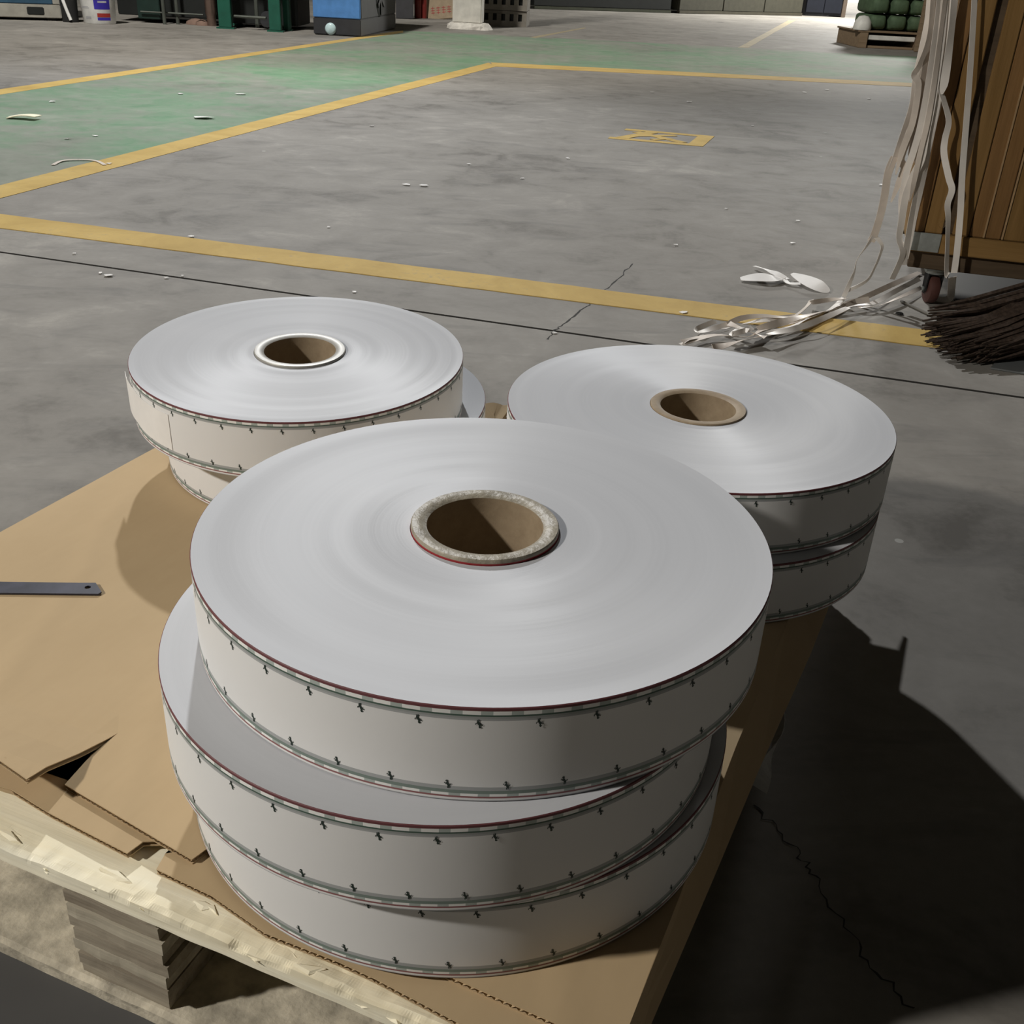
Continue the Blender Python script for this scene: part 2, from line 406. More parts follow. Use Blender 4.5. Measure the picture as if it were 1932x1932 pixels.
wall('ceiling', (-12.3, -8.3, 11), (14.3, 26.3, 11.3), M_CEIL)
gt = MB()
gt.box((6.5, 25.9, 0), (6.6, 26.35, 3.6)); gt.box((9.6, 25.9, 0), (9.7, 26.35, 3.6)); gt.box((6.5, 25.9, 3.6), (9.7, 26.35, 3.72))
tag(gt.build('trim_1', plain('gate_frame', (.35, .34, .31), .6)), kind='structure')
yd = MB(); yd.box((-10, 26.3, -.12), (30, 60, -.001))
tag(yd.build('floor_yard', plain('sunlit_yard', (.6, .58, .52), .8)), 'bright yard outside the open gate', kind='structure')

# ------------------------------------------------------------------ pallet
PU = Vector((.362, .932, 0)).normalized(); PN = Vector((PU.y, -PU.x, 0))
PR = Matrix((PN, PU, Vector((0, 0, 1)))).transposed().to_4x4()      # local (n, u, z) -> world
def W3(n, u, z=0): return PN * n + PU * u + Vector((0, 0, z))
def nu(px, py, z): p = fp(px, py, z); return (p.dot(PN), p.dot(PU))
PAL = empty('pallet', W3(-.384, .32, 0)); PAL.matrix_world = Matrix.Translation(W3(0, 0, 0)) @ PR
tag(PAL, 'pale wooden block pallet under the cardboard and the paper rolls', 'pallet')
n0, n1, uF, uB = -.742, -.064, .320, 1.10
def plank(name, lo, hi, mat, rag=0.0, seed=0, segs=90, chip=0.0):
    """board along n with worn, chipped edges"""
    mb = MB(); L = hi[0] - lo[0]; ua, ub, za, zb = lo[1], hi[1], lo[2], hi[2]
    cs = [(ua, za), (ua, za * .5 + zb * .5), (ua, zb - .0015), (ua + .004, zb), (ua + .010, zb), (ua + .018, zb), (ub, zb), (ub, za)]
    m = len(cs); vs_ = []
    for i in range(segs + 1):
        x = lo[0] + L * i / segs
        for j, (u, z) in enumerate(cs):
            q = Vector((x, u, z)); k = Vector((x * 40, j * 1.7 + seed, seed))
            if j in (2, 3, 4) and chip:
                e = max(0, noise.noise(Vector((x * 28, seed + j * .35, 3))) + .15) ; f = max(0, noise.noise(Vector((x * 95, seed + j * .8, 9))))
                q.z -= chip * (e * .8 + f * .6) * (1.0, .75, .4)[j - 2]; q.y += chip * .5 * f * (1 if j == 2 else .3)
            if rag and j < 7: q.y += rag * noise.noise(k) * (1 if j < 3 else .3)
            vs_.append(q)
    fs = [(i * m + j, i * m + (j + 1) % m, (i + 1) * m + (j + 1) % m, (i + 1) * m + j) for i in range(segs) for j in range(m)]
    fs += [tuple(range(m - 1, -1, -1)), tuple(segs * m + j for j in range(m))]
    mb.add(vs_, fs); return mb.build(name, mat, PAL)
ZB, ZT = .012, .099
deck_u = [(uF, .435), (.455, .56), (.58, .69), (.71, .82), (.84, .955), (.975, uB)]
for i, (a, b) in enumerate(deck_u):
    o = plank('deck_board', (n0, a, ZT), (n1, b, .113), M_DECK, .0005 if i == 0 else 0, i, 420 if i == 0 else 6, .0045 if i == 0 else 0)
    if i == 0: o['label'] = 'splintered pale front deck board'
for i, (a, b) in enumerate([(uF + .001, .425), (.66, .76), (uB - .1, uB)]):
    plank('bottom_board', (n0, a, 0.0005), (n1, b, ZB), M_CHIP, .0009, 20 + i, 200 if i == 0 else 6, .0018)
random.seed(11)
for bi, nc in enumerate((-.705, -.376, -.101)):
    for ui, (a, b) in enumerate([(.325, .42), (.662, .758), (uB - .098, uB - .004)]):
        near = ui == 0
        bl = empty('block', (0, 0, 0)); bl.parent = PAL
        k = 8
        for j in range(k):
            mb = MB(); z0 = ZB + (ZT - ZB) * j / k; z1 = ZB + (ZT - ZB) * (j + 1) / k
            dx = random.uniform(-.0022, .0022); dy = random.uniform(-.0008, .0025); hw = .0355 + random.uniform(-.001, .0015)
            segs = 10 if near else 1; vs_ = []; fs = []
            for i in range(segs + 1):
                x = nc + dx - hw + 2 * hw * i / segs; r = noise.noise(Vector((x * 60, j * 3.1, bi))) * .0012 if near else 0
                vs_ += [(x, a + dy + r, z0 + .0006), (x, a + dy + r * .5, z1 - .0006), (x, b, z1 - .0006), (x, b, z0 + .0006)]
            for i in range(segs):
                for q in range(4): fs.append((i * 4 + q, i * 4 + (q + 1) % 4, (i + 1) * 4 + (q + 1) % 4, (i + 1) * 4 + q))
            fs += [(3, 2, 1, 0), tuple(segs * 4 + q for q in range(4))]
            mb.add(vs_, fs); mb.build('ply_layer', M_PLY2 if (j % 3 == 2) else M_PLY, bl)
# splinters standing off the front board
for i in range(70):
    n_ = random.uniform(-.56, -.10); u_ = random.uniform(uF + .001, uF + .018); L = random.uniform(.006, .030); hh = random.uniform(.0006, .0022)
    mb = MB(); z = .1105 + random.uniform(-.006, .002); sl = random.uniform(-.006, .006)
    mb.add([(n_, u_, z), (n_ + L * .6, u_ - random.uniform(.001, .004), z), (n_ + L, u_ + sl, z + .001), (n_ + L * .5, u_ + random.uniform(.003, .007), z),
            (n_ + .002, u_ + .001, z + hh), (n_ + L * .6, u_, z + hh), (n_ + L * .9, u_ + sl, z + hh), (n_ + L * .5, u_ + .003, z + hh)],
           [(3, 2, 1, 0), (4, 5, 6, 7), (0, 1, 5, 4), (1, 2, 6, 5), (2, 3, 7, 6), (3, 0, 4, 7)])
    mb.build('splinter', M_DECK, PAL)
# torn clear film at the right side block
mb = MB()
ribbon(mb, [(-.036, .73, .085), (-.030, .70, .07), (-.032, .67, .06), (-.034, .65, .05)], .016, (1, .1, .4), .0006, lambda s: .8 * math.sin(5 * s))
mb.build('torn_film', plain('grey_film', (.55, .54, .52), .3), PAL)['label'] = 'torn strip of grey plastic film'

# ------------------------------------------------------------------ corrugated cardboard sheets
def offset_poly(poly, d):
    n = len(poly); out = []
    A = sum(poly[i][0] * poly[(i + 1) % n][1] - poly[(i + 1) % n][0] * poly[i][1] for i in range(n)); sg = 1 if A > 0 else -1
    for i in range(n):
        p0, p1, p2 = Vector(poly[i - 1]), Vector(poly[i]), Vector(poly[(i + 1) % n])
        e1, e2 = (p1 - p0).normalized(), (p2 - p1).normalized()
        m1, m2 = Vector((-e1.y, e1.x)) * sg, Vector((-e2.y, e2.x)) * sg
        b = (m1 + m2); b = b.normalized() if b.length > 1e-6 else m1
        out.append(tuple(p1 + b * d / max(.45, b.dot(m1))))
    return out
def warp_prism(poly, z0, z1, lift, step):
    bm = bmesh.new(); vs_ = [bm.verts.new((x, y, z0)) for x, y in poly]; f = bm.faces.new(vs_)
    xs = [p[0] for p in poly]; ys = [p[1] for p in poly]
    if step:
        for ax, lo, hi in ((0, min(xs), max(xs)), (1, min(ys), max(ys))):
            k = lo + step
            while k < hi:
                no = (1, 0, 0) if ax == 0 else (0, 1, 0); co = (k, 0, 0) if ax == 0 else (0, k, 0)
                bmesh.ops.bisect_plane(bm, geom=bm.verts[:] + bm.edges[:] + bm.faces[:], plane_co=co, plane_no=no); k += step
    bmesh.ops.triangulate(bm, faces=[f for f in bm.faces if len(f.verts) > 4])
    r = bmesh.ops.extrude_face_region(bm, geom=bm.faces[:])
    for v in [g for g in r['geom'] if isinstance(g, bmesh.types.BMVert)]: v.co.z = z1
    bmesh.ops.recalc_face_normals(bm, faces=bm.faces)
    if lift:
        for v in bm.verts: v.co.z += lift(v.co.x, v.co.y)
    return bm
def sheet(label, poly, ztop, th, edges, lift=None, step=.025, parent=None):
    S = parent
    if S is None:
        S = empty('cardboard_sheet'); S.matrix_world = PR.copy(); tag(S, label, 'cardboard', 'cardboard sheets on the pallet')
    t = .0007
    def put(name, bm, m):
        me = bpy.data.meshes.new(name); bm.to_mesh(me); bm.free(); me.materials.append(m)
        o = bpy.data.objects.new(name, me); COL.objects.link(o); o.parent = S; return o
    put('liner', warp_prism(poly, ztop - t, ztop, lift, step), M_CARD)
    put('liner', warp_prism(poly, ztop - th, ztop - th + t, lift, step), M_CARD)
    put('fluting', warp_prism(offset_poly(poly, .0045), ztop - th + t, ztop - t, lift, step), M_CARDE)
    # the corrugated medium showing along the cut edges
    for a, b in edges:
        mb = MB()
        a, b = Vector((*a, 0)), Vector((*b, 0)); d = (b - a); L = d.length; d.normalize(); n = Vector((-d.y, d.x, 0))
        k = max(4, int(L / .0024)); P = []
        for i in range(k + 1):
            p = a + d * L * i / k; lz = lift(p.x, p.y) if lift else 0
            P.append(Vector((p.x, p.y, (ztop - th + t * 1.2 if i % 2 else ztop - t * 1.2) + lz)))
        vs_ = []; sg = n * .0045
        for p in P: vs_ += [p, p + sg]
        mb.add(vs_, [(2 * i, 2 * i + 2, 2 * i + 3, 2 * i + 1) for i in range(k)])
        mb.build('fluted_edge', M_CARD, S)
    return S
zs = .125; TH = .004
def q1(px, py): return nu(px, py, zs)
tl = nu(50, 1470, zs + .018); fl_ = nu(0, 1437, zs + .016); tr = q1(122, 1480); tip = q1(222, 1383); mid_l = nu(150, 1412, zs + .009); mid_r = q1(172, 1424)
fr = q1(362, 1622); fr2 = q1(392, 1600)
def lift1(n, u):
    side = (n - tip[0]) * (tl[1] - tip[1]) - (u - tip[1]) * (tl[0] - tip[0])
    left = 1.0 if side > -1e-5 and u < tip[1] or n < tl[0] else 0.0
    g = .018 * left * math.exp(-max(0, u - tl[1]) ** 2 / .0016 - max(0, tl[0] - n) ** 2 / .03)
    return g + .0004 * noise.noise(Vector((n * 14, u * 14, 2)))
crL = [(-.044, 1.10), (-.044, .80), (-.052, .60), (-.055, .45), (-.058, .345)]           # crease on the right
left_n = -.738
pA = [(left_n, .352), fl_, tl, mid_l, tip, mid_r, tr, fr, fr2, (-.30, .3700), (-.155, .3430), (-.058, .3395)] + list(reversed(crL)) + [(-.3, 1.085), (-.45, 1.078), (left_n, 1.09)]
pA = [p for i, p in enumerate(pA) if i == 0 or (Vector(p) - Vector(pA[i - 1])).length > .004]
S1 = sheet('large tan cardboard sheet covering the pallet, torn by a dark slit at its front edge', pA, zs, TH,
           [(pA[0], pA[1]), (fl_, tl), (tr, fr), (fr, fr2), ((-.155, .343), (-.058, .3395))], lift1)
S1['kind'] = S1.get('kind', '') or ''
del S1['kind']
# folded-down flap along the right side
mb = MB(); T2 = .0035
ou = [(-.014, 1.10), (-.017, .86), (-.021, .786), (-.034, .623), (-.042, .50), (-.053, .345)]
inn = [(-.044, 1.10), (-.0445, .86), (-.046, .786), (-.0515, .623), (-.0545, .50), (-.058, .345)]
vs_ = []
for (a, b), (c, d) in zip(inn, ou): vs_ += [(a, b, zs), (c, d, zs - .030), (c - .002, d, zs - .030 - T2), (a - .001, b, zs - T2)]
fs = []
for i in range(len(ou) - 1):
    for k in range(4): fs.append((i * 4 + k, i * 4 + (k + 1) % 4, (i + 1) * 4 + (k + 1) % 4, (i + 1) * 4 + k))
fs += [(3, 2, 1, 0), tuple((len(ou) - 1) * 4 + k for k in range(4))]
mb.add(vs_, fs); mb.build('side_flap', M_CARD, S1)['label'] = 'flap creased down over the right side'
# second sheet below
z2 = zs - TH
def q2(px, py): return nu(px, py, z2)
p2 = [(left_n + .02, .352), (-.49, .352), q2(22, 1490), q2(95, 1535), q2(240, 1610), q2(270, 1588), (-.33, .375), (-.33, 1.05), (-.445, 1.05), (-.438, .376), (left_n + .02, .366)]
sheet('brown cardboard sheet showing below the slit of the large sheet', p2, z2, TH, [(q2(22, 1490), q2(95, 1535)), (q2(95, 1535), q2(240, 1610)), (q2(240, 1610), q2(270, 1588))], None, 0)
def q3(px, py): return nu(px, py, z2)
p3 = [q3(295, 1640), q3(400, 1690), q3(500, 1760), q3(640, 1815), q3(707, 1846), q3(866, 1930), (-.075, .3235), (-.068, .60), (-.069, 1.05), (-.324, 1.05), (-.324, .372), q3(312, 1610)]
sheet('brown cardboard sheet sticking out under the front stack of rolls', p3, z2, TH, [(p3[i], p3[i + 1]) for i in range(0, 6)], None, 0)
z3 = z2 - TH
p4 = [(left_n + .03, .46), (-.42, .46), (-.40, .39), (-.30, .39), (-.08, .38), (-.08, 1.04), (left_n + .03, 1.04)]
sheet('lowest cardboard sheet, hidden between the pallet boards and the other sheets', p4, z3, TH, [], None, 0)
# folded offcut seen between the two rear stacks
mb = MB(); pa, pb = fp(908, 790, zs), fp(955, 786, zs)
ribbon(mb, [fp(906, 785, zs + .002), fp(928, 776, zs + .006), fp(942, 780, zs + .004), fp(958, 778, zs + .008)], .03, (0, -.3, 1), .003)
tag(mb.build('cardboard_offcut', M_CARD), 'bent tan cardboard offcut between the two rear roll stacks', 'cardboard')

# ------------------------------------------------------------------ paper rolls
HORSE = [[(-.55, .75), (-.1, 1.2), (.35, .75), (.8, -.2), (.75, -.8), (.1, -.95), (-.35, -.3)],
         [(-.5, .55), (.2, 1.0), (.3, 1.7), (.0, 2.3), (-.3, 2.4), (-1.0, 1.85), (-.9, 1.5), (-.45, 1.5)],
         [(-.4, .75), (-1.35, 1.0), (-1.6, .35), (-1.25, .25), (-1.1, .62), (-.4, .2)],
         [(-.3, .3), (-1.05, .05), (-1.05, -.35), (-.7, -.3), (-.2, -.15)],
         [(-.05, -.6), (.75, -.5), (.7, -1.2), (.45, -1.75), (.6, -2.4), (-.15, -2.4), (-.05, -1.7), (.05, -1.2)],
         [(.45, -.6), (.85, -.35), (1.2, -1.15), (1.0, -1.75), (1.25, -2.2), (.75, -2.2), (.6, -1.7), (.7, -1.15)],
         [(.6, -.3), (.95, -.75), (1.6, -.4), (1.8, .35), (1.4, .5), (1.3, -.05), (.95, -.3), (.7, 0)]]
RC, RI = .046, .0362
def paper_roll(R, cx, cy, z, label, phase=0.0, protr=.0015, tilt=(0, 0), rim=M_RIM, seed=0, red=False):
    T = empty('paper_roll', (cx, cy, z)); tag(T, label, 'paper roll', 'printed white paper rolls stacked on the pallet')
    T.rotation_euler = (tilt[1], -tilt[0], phase)
    mb = MB(); n = 160; prof = [(RC + .0004, 0), (R - .0006, 0), (R, .0005), (R, WID * .5), (R, WID - .0005), (R - .0005, WID)]
    mb.lathe(prof, n, mi=0)
    rings = 46; tp = []
    for i in range(rings + 1):
        r = (R - .0005) + (RC + .0004 - R + .0005) * i / rings; e = min(1, i / 3) * min(1, (rings - i) / 2)
        tp.append((r, WID + e * (.00028 * noise.noise(Vector((r * 60, seed * 3.3, .5))) + .00006 * noise.noise(Vector((r * 190, seed, 4.5))) - .0003)))
    mb.lathe(tp, n, mi=1); mb.lathe([(RC + .0004, WID - .0003), (RC + .0004, 0)], n, mi=1)
    mb.build('wound_paper', [M_PRINT, M_END], T, .7)
    cb = MB(); h = WID + protr
    cb.lathe([(RC, .0005), (RC, WID + .0012 if red else h - .001)], 72, mi=2 if red else 1)
    cb.lathe([(RC, WID + .0012 if red else h - .001), (RC, h - .0009), (RC - .0008, h)], 72, mi=1)
    cb.lathe([(RC - .0008, h), (RC - .003, h + .0002), (RI + .003, h + .0001), (RI, h - .0015)], 72, mi=1)
    cb.lathe([(RI, h - .0015), (RI, .0005), (RC, .0005)], 72, mi=0)
    cb.build('core', [M_CORE, rim, M_RED], T, .8)
    eb = MB(); K = 38; sc = .00112
    for edge in (0, 1):
        for i in range(K):
            a0_ = 2 * PI * (i + .5 * edge + .3) / K; zc = WID - .0094 if edge else .0108; fl = -1 if edge else 1
            for poly in HORSE:
                vs_ = []
                for x, y in poly:
                    a = a0_ + (x * fl * sc) / R; vs_.append((math.cos(a) * (R + .00018), math.sin(a) * (R + .00018), zc + y * fl * sc))
                eb.add(vs_, [tuple(range(len(vs_)))])
    tag(eb.build('printed_emblems', M_EMB, T), kind='stuff')
    return T
zc = zs + .0003
paper_roll(.1743, -.02768, .54878, zc, 'bottom paper roll of the front stack, resting on the cardboard', .4, seed=1)
paper_roll(.1724, -.03779, .54028, zc + WID, 'middle paper roll of the front stack, pushed out to the left', 1.0, seed=2)
paper_roll(.1758, -.01622, .56149, zc + 2 * WID, 'large top paper roll of the front stack, core standing proud', .15, .0036, seed=3, red=True)
paper_roll(.1722, .17435, .90396, zc, 'lower paper roll of the stack at the right', .7, seed=4)
paper_roll(.1835, .17363, .93085, zc + WID, 'top paper roll of the stack at the right, brown core rim', 1.9, seed=5, rim=M_CORE)
tl_ = (.0232, .0424); e_ = math.hypot(*tl_) * .1685
paper_roll(.170, -.204, 1.038, zc + e_, 'lower paper roll of the stack at the left rear, jutting out to the right', .2, tilt=tl_, seed=6)
LT = paper_roll(.1669, -.22534, 1.0090, zc + WID + e_ + .0006, 'top paper roll of the stack at the left rear, silver tape on its core', .55, .0022, tl_, M_SILVER, seed=7)
# loose taped end of the web on that roll
mb = MB(); R = .1669 + .0004; P = []
for i in range(9):
    a = math.radians(196 + i * 5) - .55; rr = R + (.004 * (1 - i / 3) if i < 3 else 0)
    P.append((math.cos(a) * rr, math.sin(a) * rr, WID / 2 - .001))
ribbon(mb, P, WID - .022, (0, 0, 1), .0004, lambda s: PI / 2)
mb.build('loose_end', M_WPAP, LT)['label'] = 'loose outer end of the paper held by white tape'
# wedge of folded board that props up the tilted left stack at the back
mb = MB(); cx, cy = -.204, 1.038
mb.box((-.06, -.02, 0), (.06, .02, .011)); ob = mb.build('cardboard_wad', M_CARD, loc=(cx + .06, cy + .105, zs + .0006)); ob.rotation_euler = (0, 0, .4)
tag(ob, 'folded cardboard wad under the back of the left rear stack', 'cardboard')

# steel strip lying on the cardboard
z = zs + .0008
rp = [nu(*q, z) for q in ((-160, 1098), (150, 1102), (181, 1102), (192, 1119), (186, 1123), (100, 1122), (-160, 1120))]
hc = nu(166, 1110.5, z)
bm = bmesh.new(); ring = [bm.verts.new((x, y, z)) for x, y in rp]; hole = [bm.verts.new((hc[0] + .0026 * math.cos(-a * PI / 5), hc[1] + .0026 * math.sin(-a * PI / 5), z)) for a in range(10)]
for L in (ring, hole):
    for i in range(len(L)): bm.edges.new((L[i], L[(i + 1) % len(L)]))
bmesh.ops.triangle_fill(bm, edges=bm.edges[:], use_beauty=True)
r = bmesh.ops.extrude_face_region(bm, geom=bm.faces[:])
for v in [g for g in r['geom'] if isinstance(g, bmesh.types.BMVert)]: v.co.z += .0014
bmesh.ops.recalc_face_normals(bm, faces=bm.faces)
me = bpy.data.meshes.new('steel_strip'); bm.to_mesh(me); bm.free(); me.materials.append(M_STEEL)
o = bpy.data.objects.new('steel_strip', me); COL.objects.link(o); o.matrix_world = PR.copy()
tag(o, 'dark blue-grey steel strip with a hole in its slanted end, lying on the cardboard', 'tool')

# ------------------------------------------------------------------ wooden crate on casters
DD = Vector((.964, -.266, 0)).normalized(); NN = Vector((-DD.y, DD.x, 0))
CP = Vector((.812, 2.205, 0)); CR = Matrix((DD, NN, Vector((0, 0, 1)))).transposed().to_4x4()
CRATE = empty('crate'); CRATE.matrix_world = Matrix.Translation(CP) @ CR
tag(CRATE, 'brown stained crate of upright boards on swivel casters at the right', 'crate')
def cbox(name, lo, hi, m, lab=None, bev=.0015, parent=None):
    mb = MB(); mb.box(lo, hi, 0, None, bev); o = mb.build(name, m, parent or CRATE)
    if lab: o['label'] = lab
    return o
CW, CD, CH = .75, .50, .95
cbox('bottom_plank', (0.0, .01, .080), (CW, .15, .116), M_DKWOOD); cbox('bottom_plank', (0.0, CD - .15, .080), (CW, CD, .116), M_DKWOOD)
cbox('bottom_rail', (-.008, -.004, .117), (CW, .022, .156), M_RAIL); cbox('bottom_rail', (-.008, CD - .022, .117), (CW, CD, .156), M_RAIL); cbox('bottom_rail', (-.008, .023, .117), (.014, CD - .023, .156), M_RAIL)
cbox('floor_panel', (.015, .023, .117), (CW, CD - .023, .13), M_DKWOOD)
sx_ = [(-.013, .0165, 0, M_CRATE), (.0185, .0525, -.002, M_CRATE2)]
x = .073
random.seed(5)
for wd in (.032, .06, .045, .07, .07, .07, .07, .07, .07, .07):
    sx_.append((x, min(x + wd, CW), .004, random.choice((M_CRATE, M_CRATE, M_CRATE2)))); x += wd + .0016
for a, b, dy, m in sx_: cbox('plank', (a, dy, .157), (b, dy + .018, CH), m)
for (pa, pb) in (((1926, 80), (1881, 440)), ((1931, 245), (1905, 450))):      # pale beads along two plank seams
    sa = sum((vp(*q, CP, NN) - CP).dot(DD) for q in (pa, pb)) / 2
    mb = MB(); mb.box((sa - .0016, .0015, .158), (sa + .0016, .006, CH - .004)); mb.build('seam_bead', plain('pale_bead', (.34, .22, .11), .6), CRATE)
cbox('backing_strip', (.05, .012, .157), (.076, .024, CH), M_DKWOOD)
for i in range(6): cbox('plank', (-.013, .022 + i * .079, .157), (.005, .022 + i * .079 + .077, CH), M_CRATE2)
cbox('back_panel', (.006, CD - .018, .157), (CW, CD, CH), M_CRATE); cbox('side_panel', (CW - .018, .03, .157), (CW, CD - .02, CH), M_CRATE)
cbox('lid', (-.014, -.004, CH), (CW + .004, CD + .004, CH + .018), M_CRATE2)
bk = MB(); bk.box((-.0105, -.0065, .119), (.053, -.0042, .157), 0, None, .0008); bk.box((-.0105, -.0042, .119), (-.0082, .05, .157), 0, None, .0008)
br = bk.build('corner_bracket', M_GALV, CRATE); br['label'] = 'galvanised steel corner bracket'
for px_, pz in ((.046, .149), (.041, .131), (.012, .147)):
    mb = MB(); mb.lathe([(.0001, -.0014), (.0028, -.0008), (.003, 0)], 12, (px_, -.0065, pz), 0, R=Matrix.Rotation(-PI / 2, 3, 'X') @ Matrix.Scale(-1, 3, (0, 0, 1)))
    mb.build('bolt', M_BLACK, br)
kn = MB(); kn.lathe([(.0001, -.0012), (.006, -.001), (.007, 0)], 16, (.049, -.0022, .176), 0, R=Matrix.Rotation(-PI / 2, 3, 'X') @ Matrix.Scale(-1, 3, (0, 0, 1)))
kn.build('knot', M_DKWOOD, CRATE)
def caster(x, y, yaw):
    C = empty('caster', (x, y, 0), yaw); C.parent = CRATE
    mb = MB(); mb.box((-.03, -.03, .076), (.03, .03, .0795), 0, None, .001); mb.lathe([(.001, .066), (.02, .066), (.022, .070), (.022, .0758), (.001, .0758)], 24); mb.build('mount_plate', M_GALV, C, .6)
    mb = MB()
    for s in (-1, 1): mb.prism([(-.014, .066), (.014, .066), (.010, .030), (.004, .022), (-.004, .022), (-.010, .030)], -.0012, .0012, 0, Matrix.Translation((s * .0155, 0, 0)) @ Matrix(((0, 0, 1, 0), (1, 0, 0, 0), (0, 1, 0, 0), (0, 0, 0, 1))))
    mb.box((-.0168, -.013, .063), (.0168, .013, .0665)); mb.build('fork', M_BLACK, C)
    mb = MB(); RR = Matrix.Rotation(PI / 2, 3, 'Y')
    mb.lathe([(.006, -.011), (.025, -.011), (.029, -.009), (.0305, -.004), (.0305, .004), (.029, .009), (.025, .011), (.006, .011)], 32, (0, 0, .031), 0, closed=True, R=RR); mb.build('wheel', M_CASTER, C, .6)
    mb = MB(); mb.tube([(-.019, 0, .031), (.019, 0, .031)], .005, 10); mb.build('axle', M_GALV, C)
for x, y, a in ((.062, .045, .25), (CW - .06, .045, -.3), (.06, CD - .05, .6), (CW - .06, CD - .05, .1)): caster(x, y, a)

# ------------------------------------------------------------------ paper trim strips
HP = CP + NN * -.012; HN = NN
def hang(pts, off=0.0):
    out = []
    for p in pts:
        px, py = p[:2]; o = off + (p[2] if len(p) > 2 else 0); q = vp(px, py, HP - NN * o, HN)
        if q.z < .003: q = fp(px, py, .003)
        out.append(q)
    return out
GB = 'paper trim strips hanging in a bundle at the crate corner'
def strip(pts, width, hint=(0, -1, .2), lab=None, group=None, m=None, twist=None, wf=None, name='paper_strip', cat='paper strip', th=.0007, sub=6):
    mb = MB(); ribbon(mb, pts, width, hint, th, twist or (lambda s: 0.0), wf or (lambda s: 1.0), sub)
    return tag(mb.build(name, m or M_STRIP, None, .9), lab, cat, group)
BL = 'pale paper strip among the many in the bundle hanging at the crate corner'
bundle = [
    ([(1806, -60), (1798, 30), (1791, 90), (1784, 140), (1777, 178)], .020, .016, 1),
    ([(1782, -60), (1772, 60), (1760, 140), (1748, 215), (1737, 270), (1729, 310)], .004, .024, 0),
    ([(1768, -60), (1759, 50), (1745, 130), (1733, 190), (1719, 245), (1706, 290)], .004, .020, 1),
    ([(1794, -60), (1784, 60), (1774, 140), (1763, 205), (1752, 255)], .004, .020, 0),  # (pixels along the strip, offset toward viewer, width m, bright)
    ([(1758, -60), (1752, 30), (1738, 100), (1727, 150), (1720, 200), (1700, 262), (1688, 300), (1677, 330), (1669, 372), (1662, 408)], .012, .013, 1),
    ([(1768, -60), (1760, 40), (1748, 110), (1738, 165), (1728, 215), (1712, 265), (1700, 300), (1706, 318), (1694, 350), (1681, 382)], .016, .014, 0),
    ([(1778, -60), (1768, 40), (1757, 120), (1746, 190), (1735, 245), (1722, 290), (1712, 320), (1706, 348), (1700, 385), (1698, 420)], .020, .013, 1),
    ([(1787, -60), (1778, 50), (1768, 130), (1757, 200), (1746, 255), (1738, 300), (1722, 335), (1708, 375), (1700, 425), (1697, 450), (1703, 480), (1683, 527)], .024, .015, 1),
    ([(1796, -60), (1786, 50), (1777, 130), (1768, 190), (1757, 250), (1746, 300), (1734, 345), (1722, 400), (1713, 450), (1704, 500)], .018, .015, 1),
    ([(1804, -60), (1793, 40), (1784, 110), (1776, 165), (1766, 215), (1754, 270), (1745, 320), (1736, 360), (1725, 405), (1716, 450), (1707, 488)], .014, .014, 1),
    ([(1764, -60), (1755, 60), (1736, 120), (1724, 142), (1733, 160), (1722, 230), (1702, 285), (1690, 330)], .026, .012, 0),
    ([(1790, -60), (1774, 70), (1762, 160), (1750, 230), (1738, 280), (1731, 312), (1724, 345), (1716, 380)], .028, .010, 0),
    ([(1772, -60), (1764, 70), (1750, 150), (1738, 220), (1722, 275), (1716, 312)], .010, .015, 0),
    ([(1799, -60), (1788, 80), (1778, 150), (1770, 200), (1762, 235), (1752, 285), (1744, 325), (1736, 350)], .008, .014, 0),
]
for i, (pts, off, wd, br_) in enumerate(bundle):
    ph = i * 1.3
    strip(hang(pts, off), wd, (.1, -1, .2), BL, GB, M_STRIPB if br_ else M_STRIP, lambda s, ph=ph: .35 * math.sin(5 * s + ph), (lambda s: 1.0) if pts[-1][1] > 470 else (lambda s: 1.0 if s < .86 else 1 - .8 * (s - .86) / .14))
strip(hang([(1688, 296), (1676, 325), (1668, 375), (1660, 410), (1650, 442), (1643, 456)], .014), .0165, (.1, -1, .2), 'flat strip of the bundle that forks into two loops above the floor', None, M_STRIP)
strip(hang([(1648, 446), (1634, 466), (1617, 490), (1612, 512), (1602, 537), (1592, 560)], .016), .010, (.3, -1, .2), 'left limb of the loop of paper strip touching down on the floor', None, M_STRIPB, lambda s: .9 * math.sin(4 * s))
strip(hang([(1651, 446), (1664, 462), (1660, 482), (1648, 510), (1638, 527), (1618, 540), (1596, 549)], .012), .009, (.3, -1, .2), 'right limb of the loop of paper strip curling to the floor', None, M_STRIPB, lambda s: .5 * math.sin(3 * s))
strip(hang([(1785, 60), (1778, 120), (1774, 165), (1781, 190), (1790, 228), (1783, 262), (1781, 290), (1790, 335), (1796, 358), (1788, 385), (1789, 410), (1788, 450), (1786, 512), (1789, 520)], .018), .0125, (.1, -1, .1), 'wavy strip hanging in front of the crate boards, left of a pair', None, M_STRIPB, lambda s: .45 * math.sin(9 * s))
strip(hang([(1840, -60), (1838, 10), (1832, 110), (1824, 220), (1816, 320), (1812, 400), (1806, 470), (1800, 515)], .016), .0125, (.05, -1, .1), 'straight strip hanging in front of the crate boards, right of a pair', None, M_STRIPB, lambda s: .25 * math.sin(4 * s + 1))
strip([fp(1797, 523, .075), fp(1795, 545, .04), fp(1793, 560, .012), fp(1782, 567, .004), fp(1764, 565, .003)], .016, (-.3, -1, .3), 'white strip end curled on the floor behind the red caster', None, M_STRIPB)
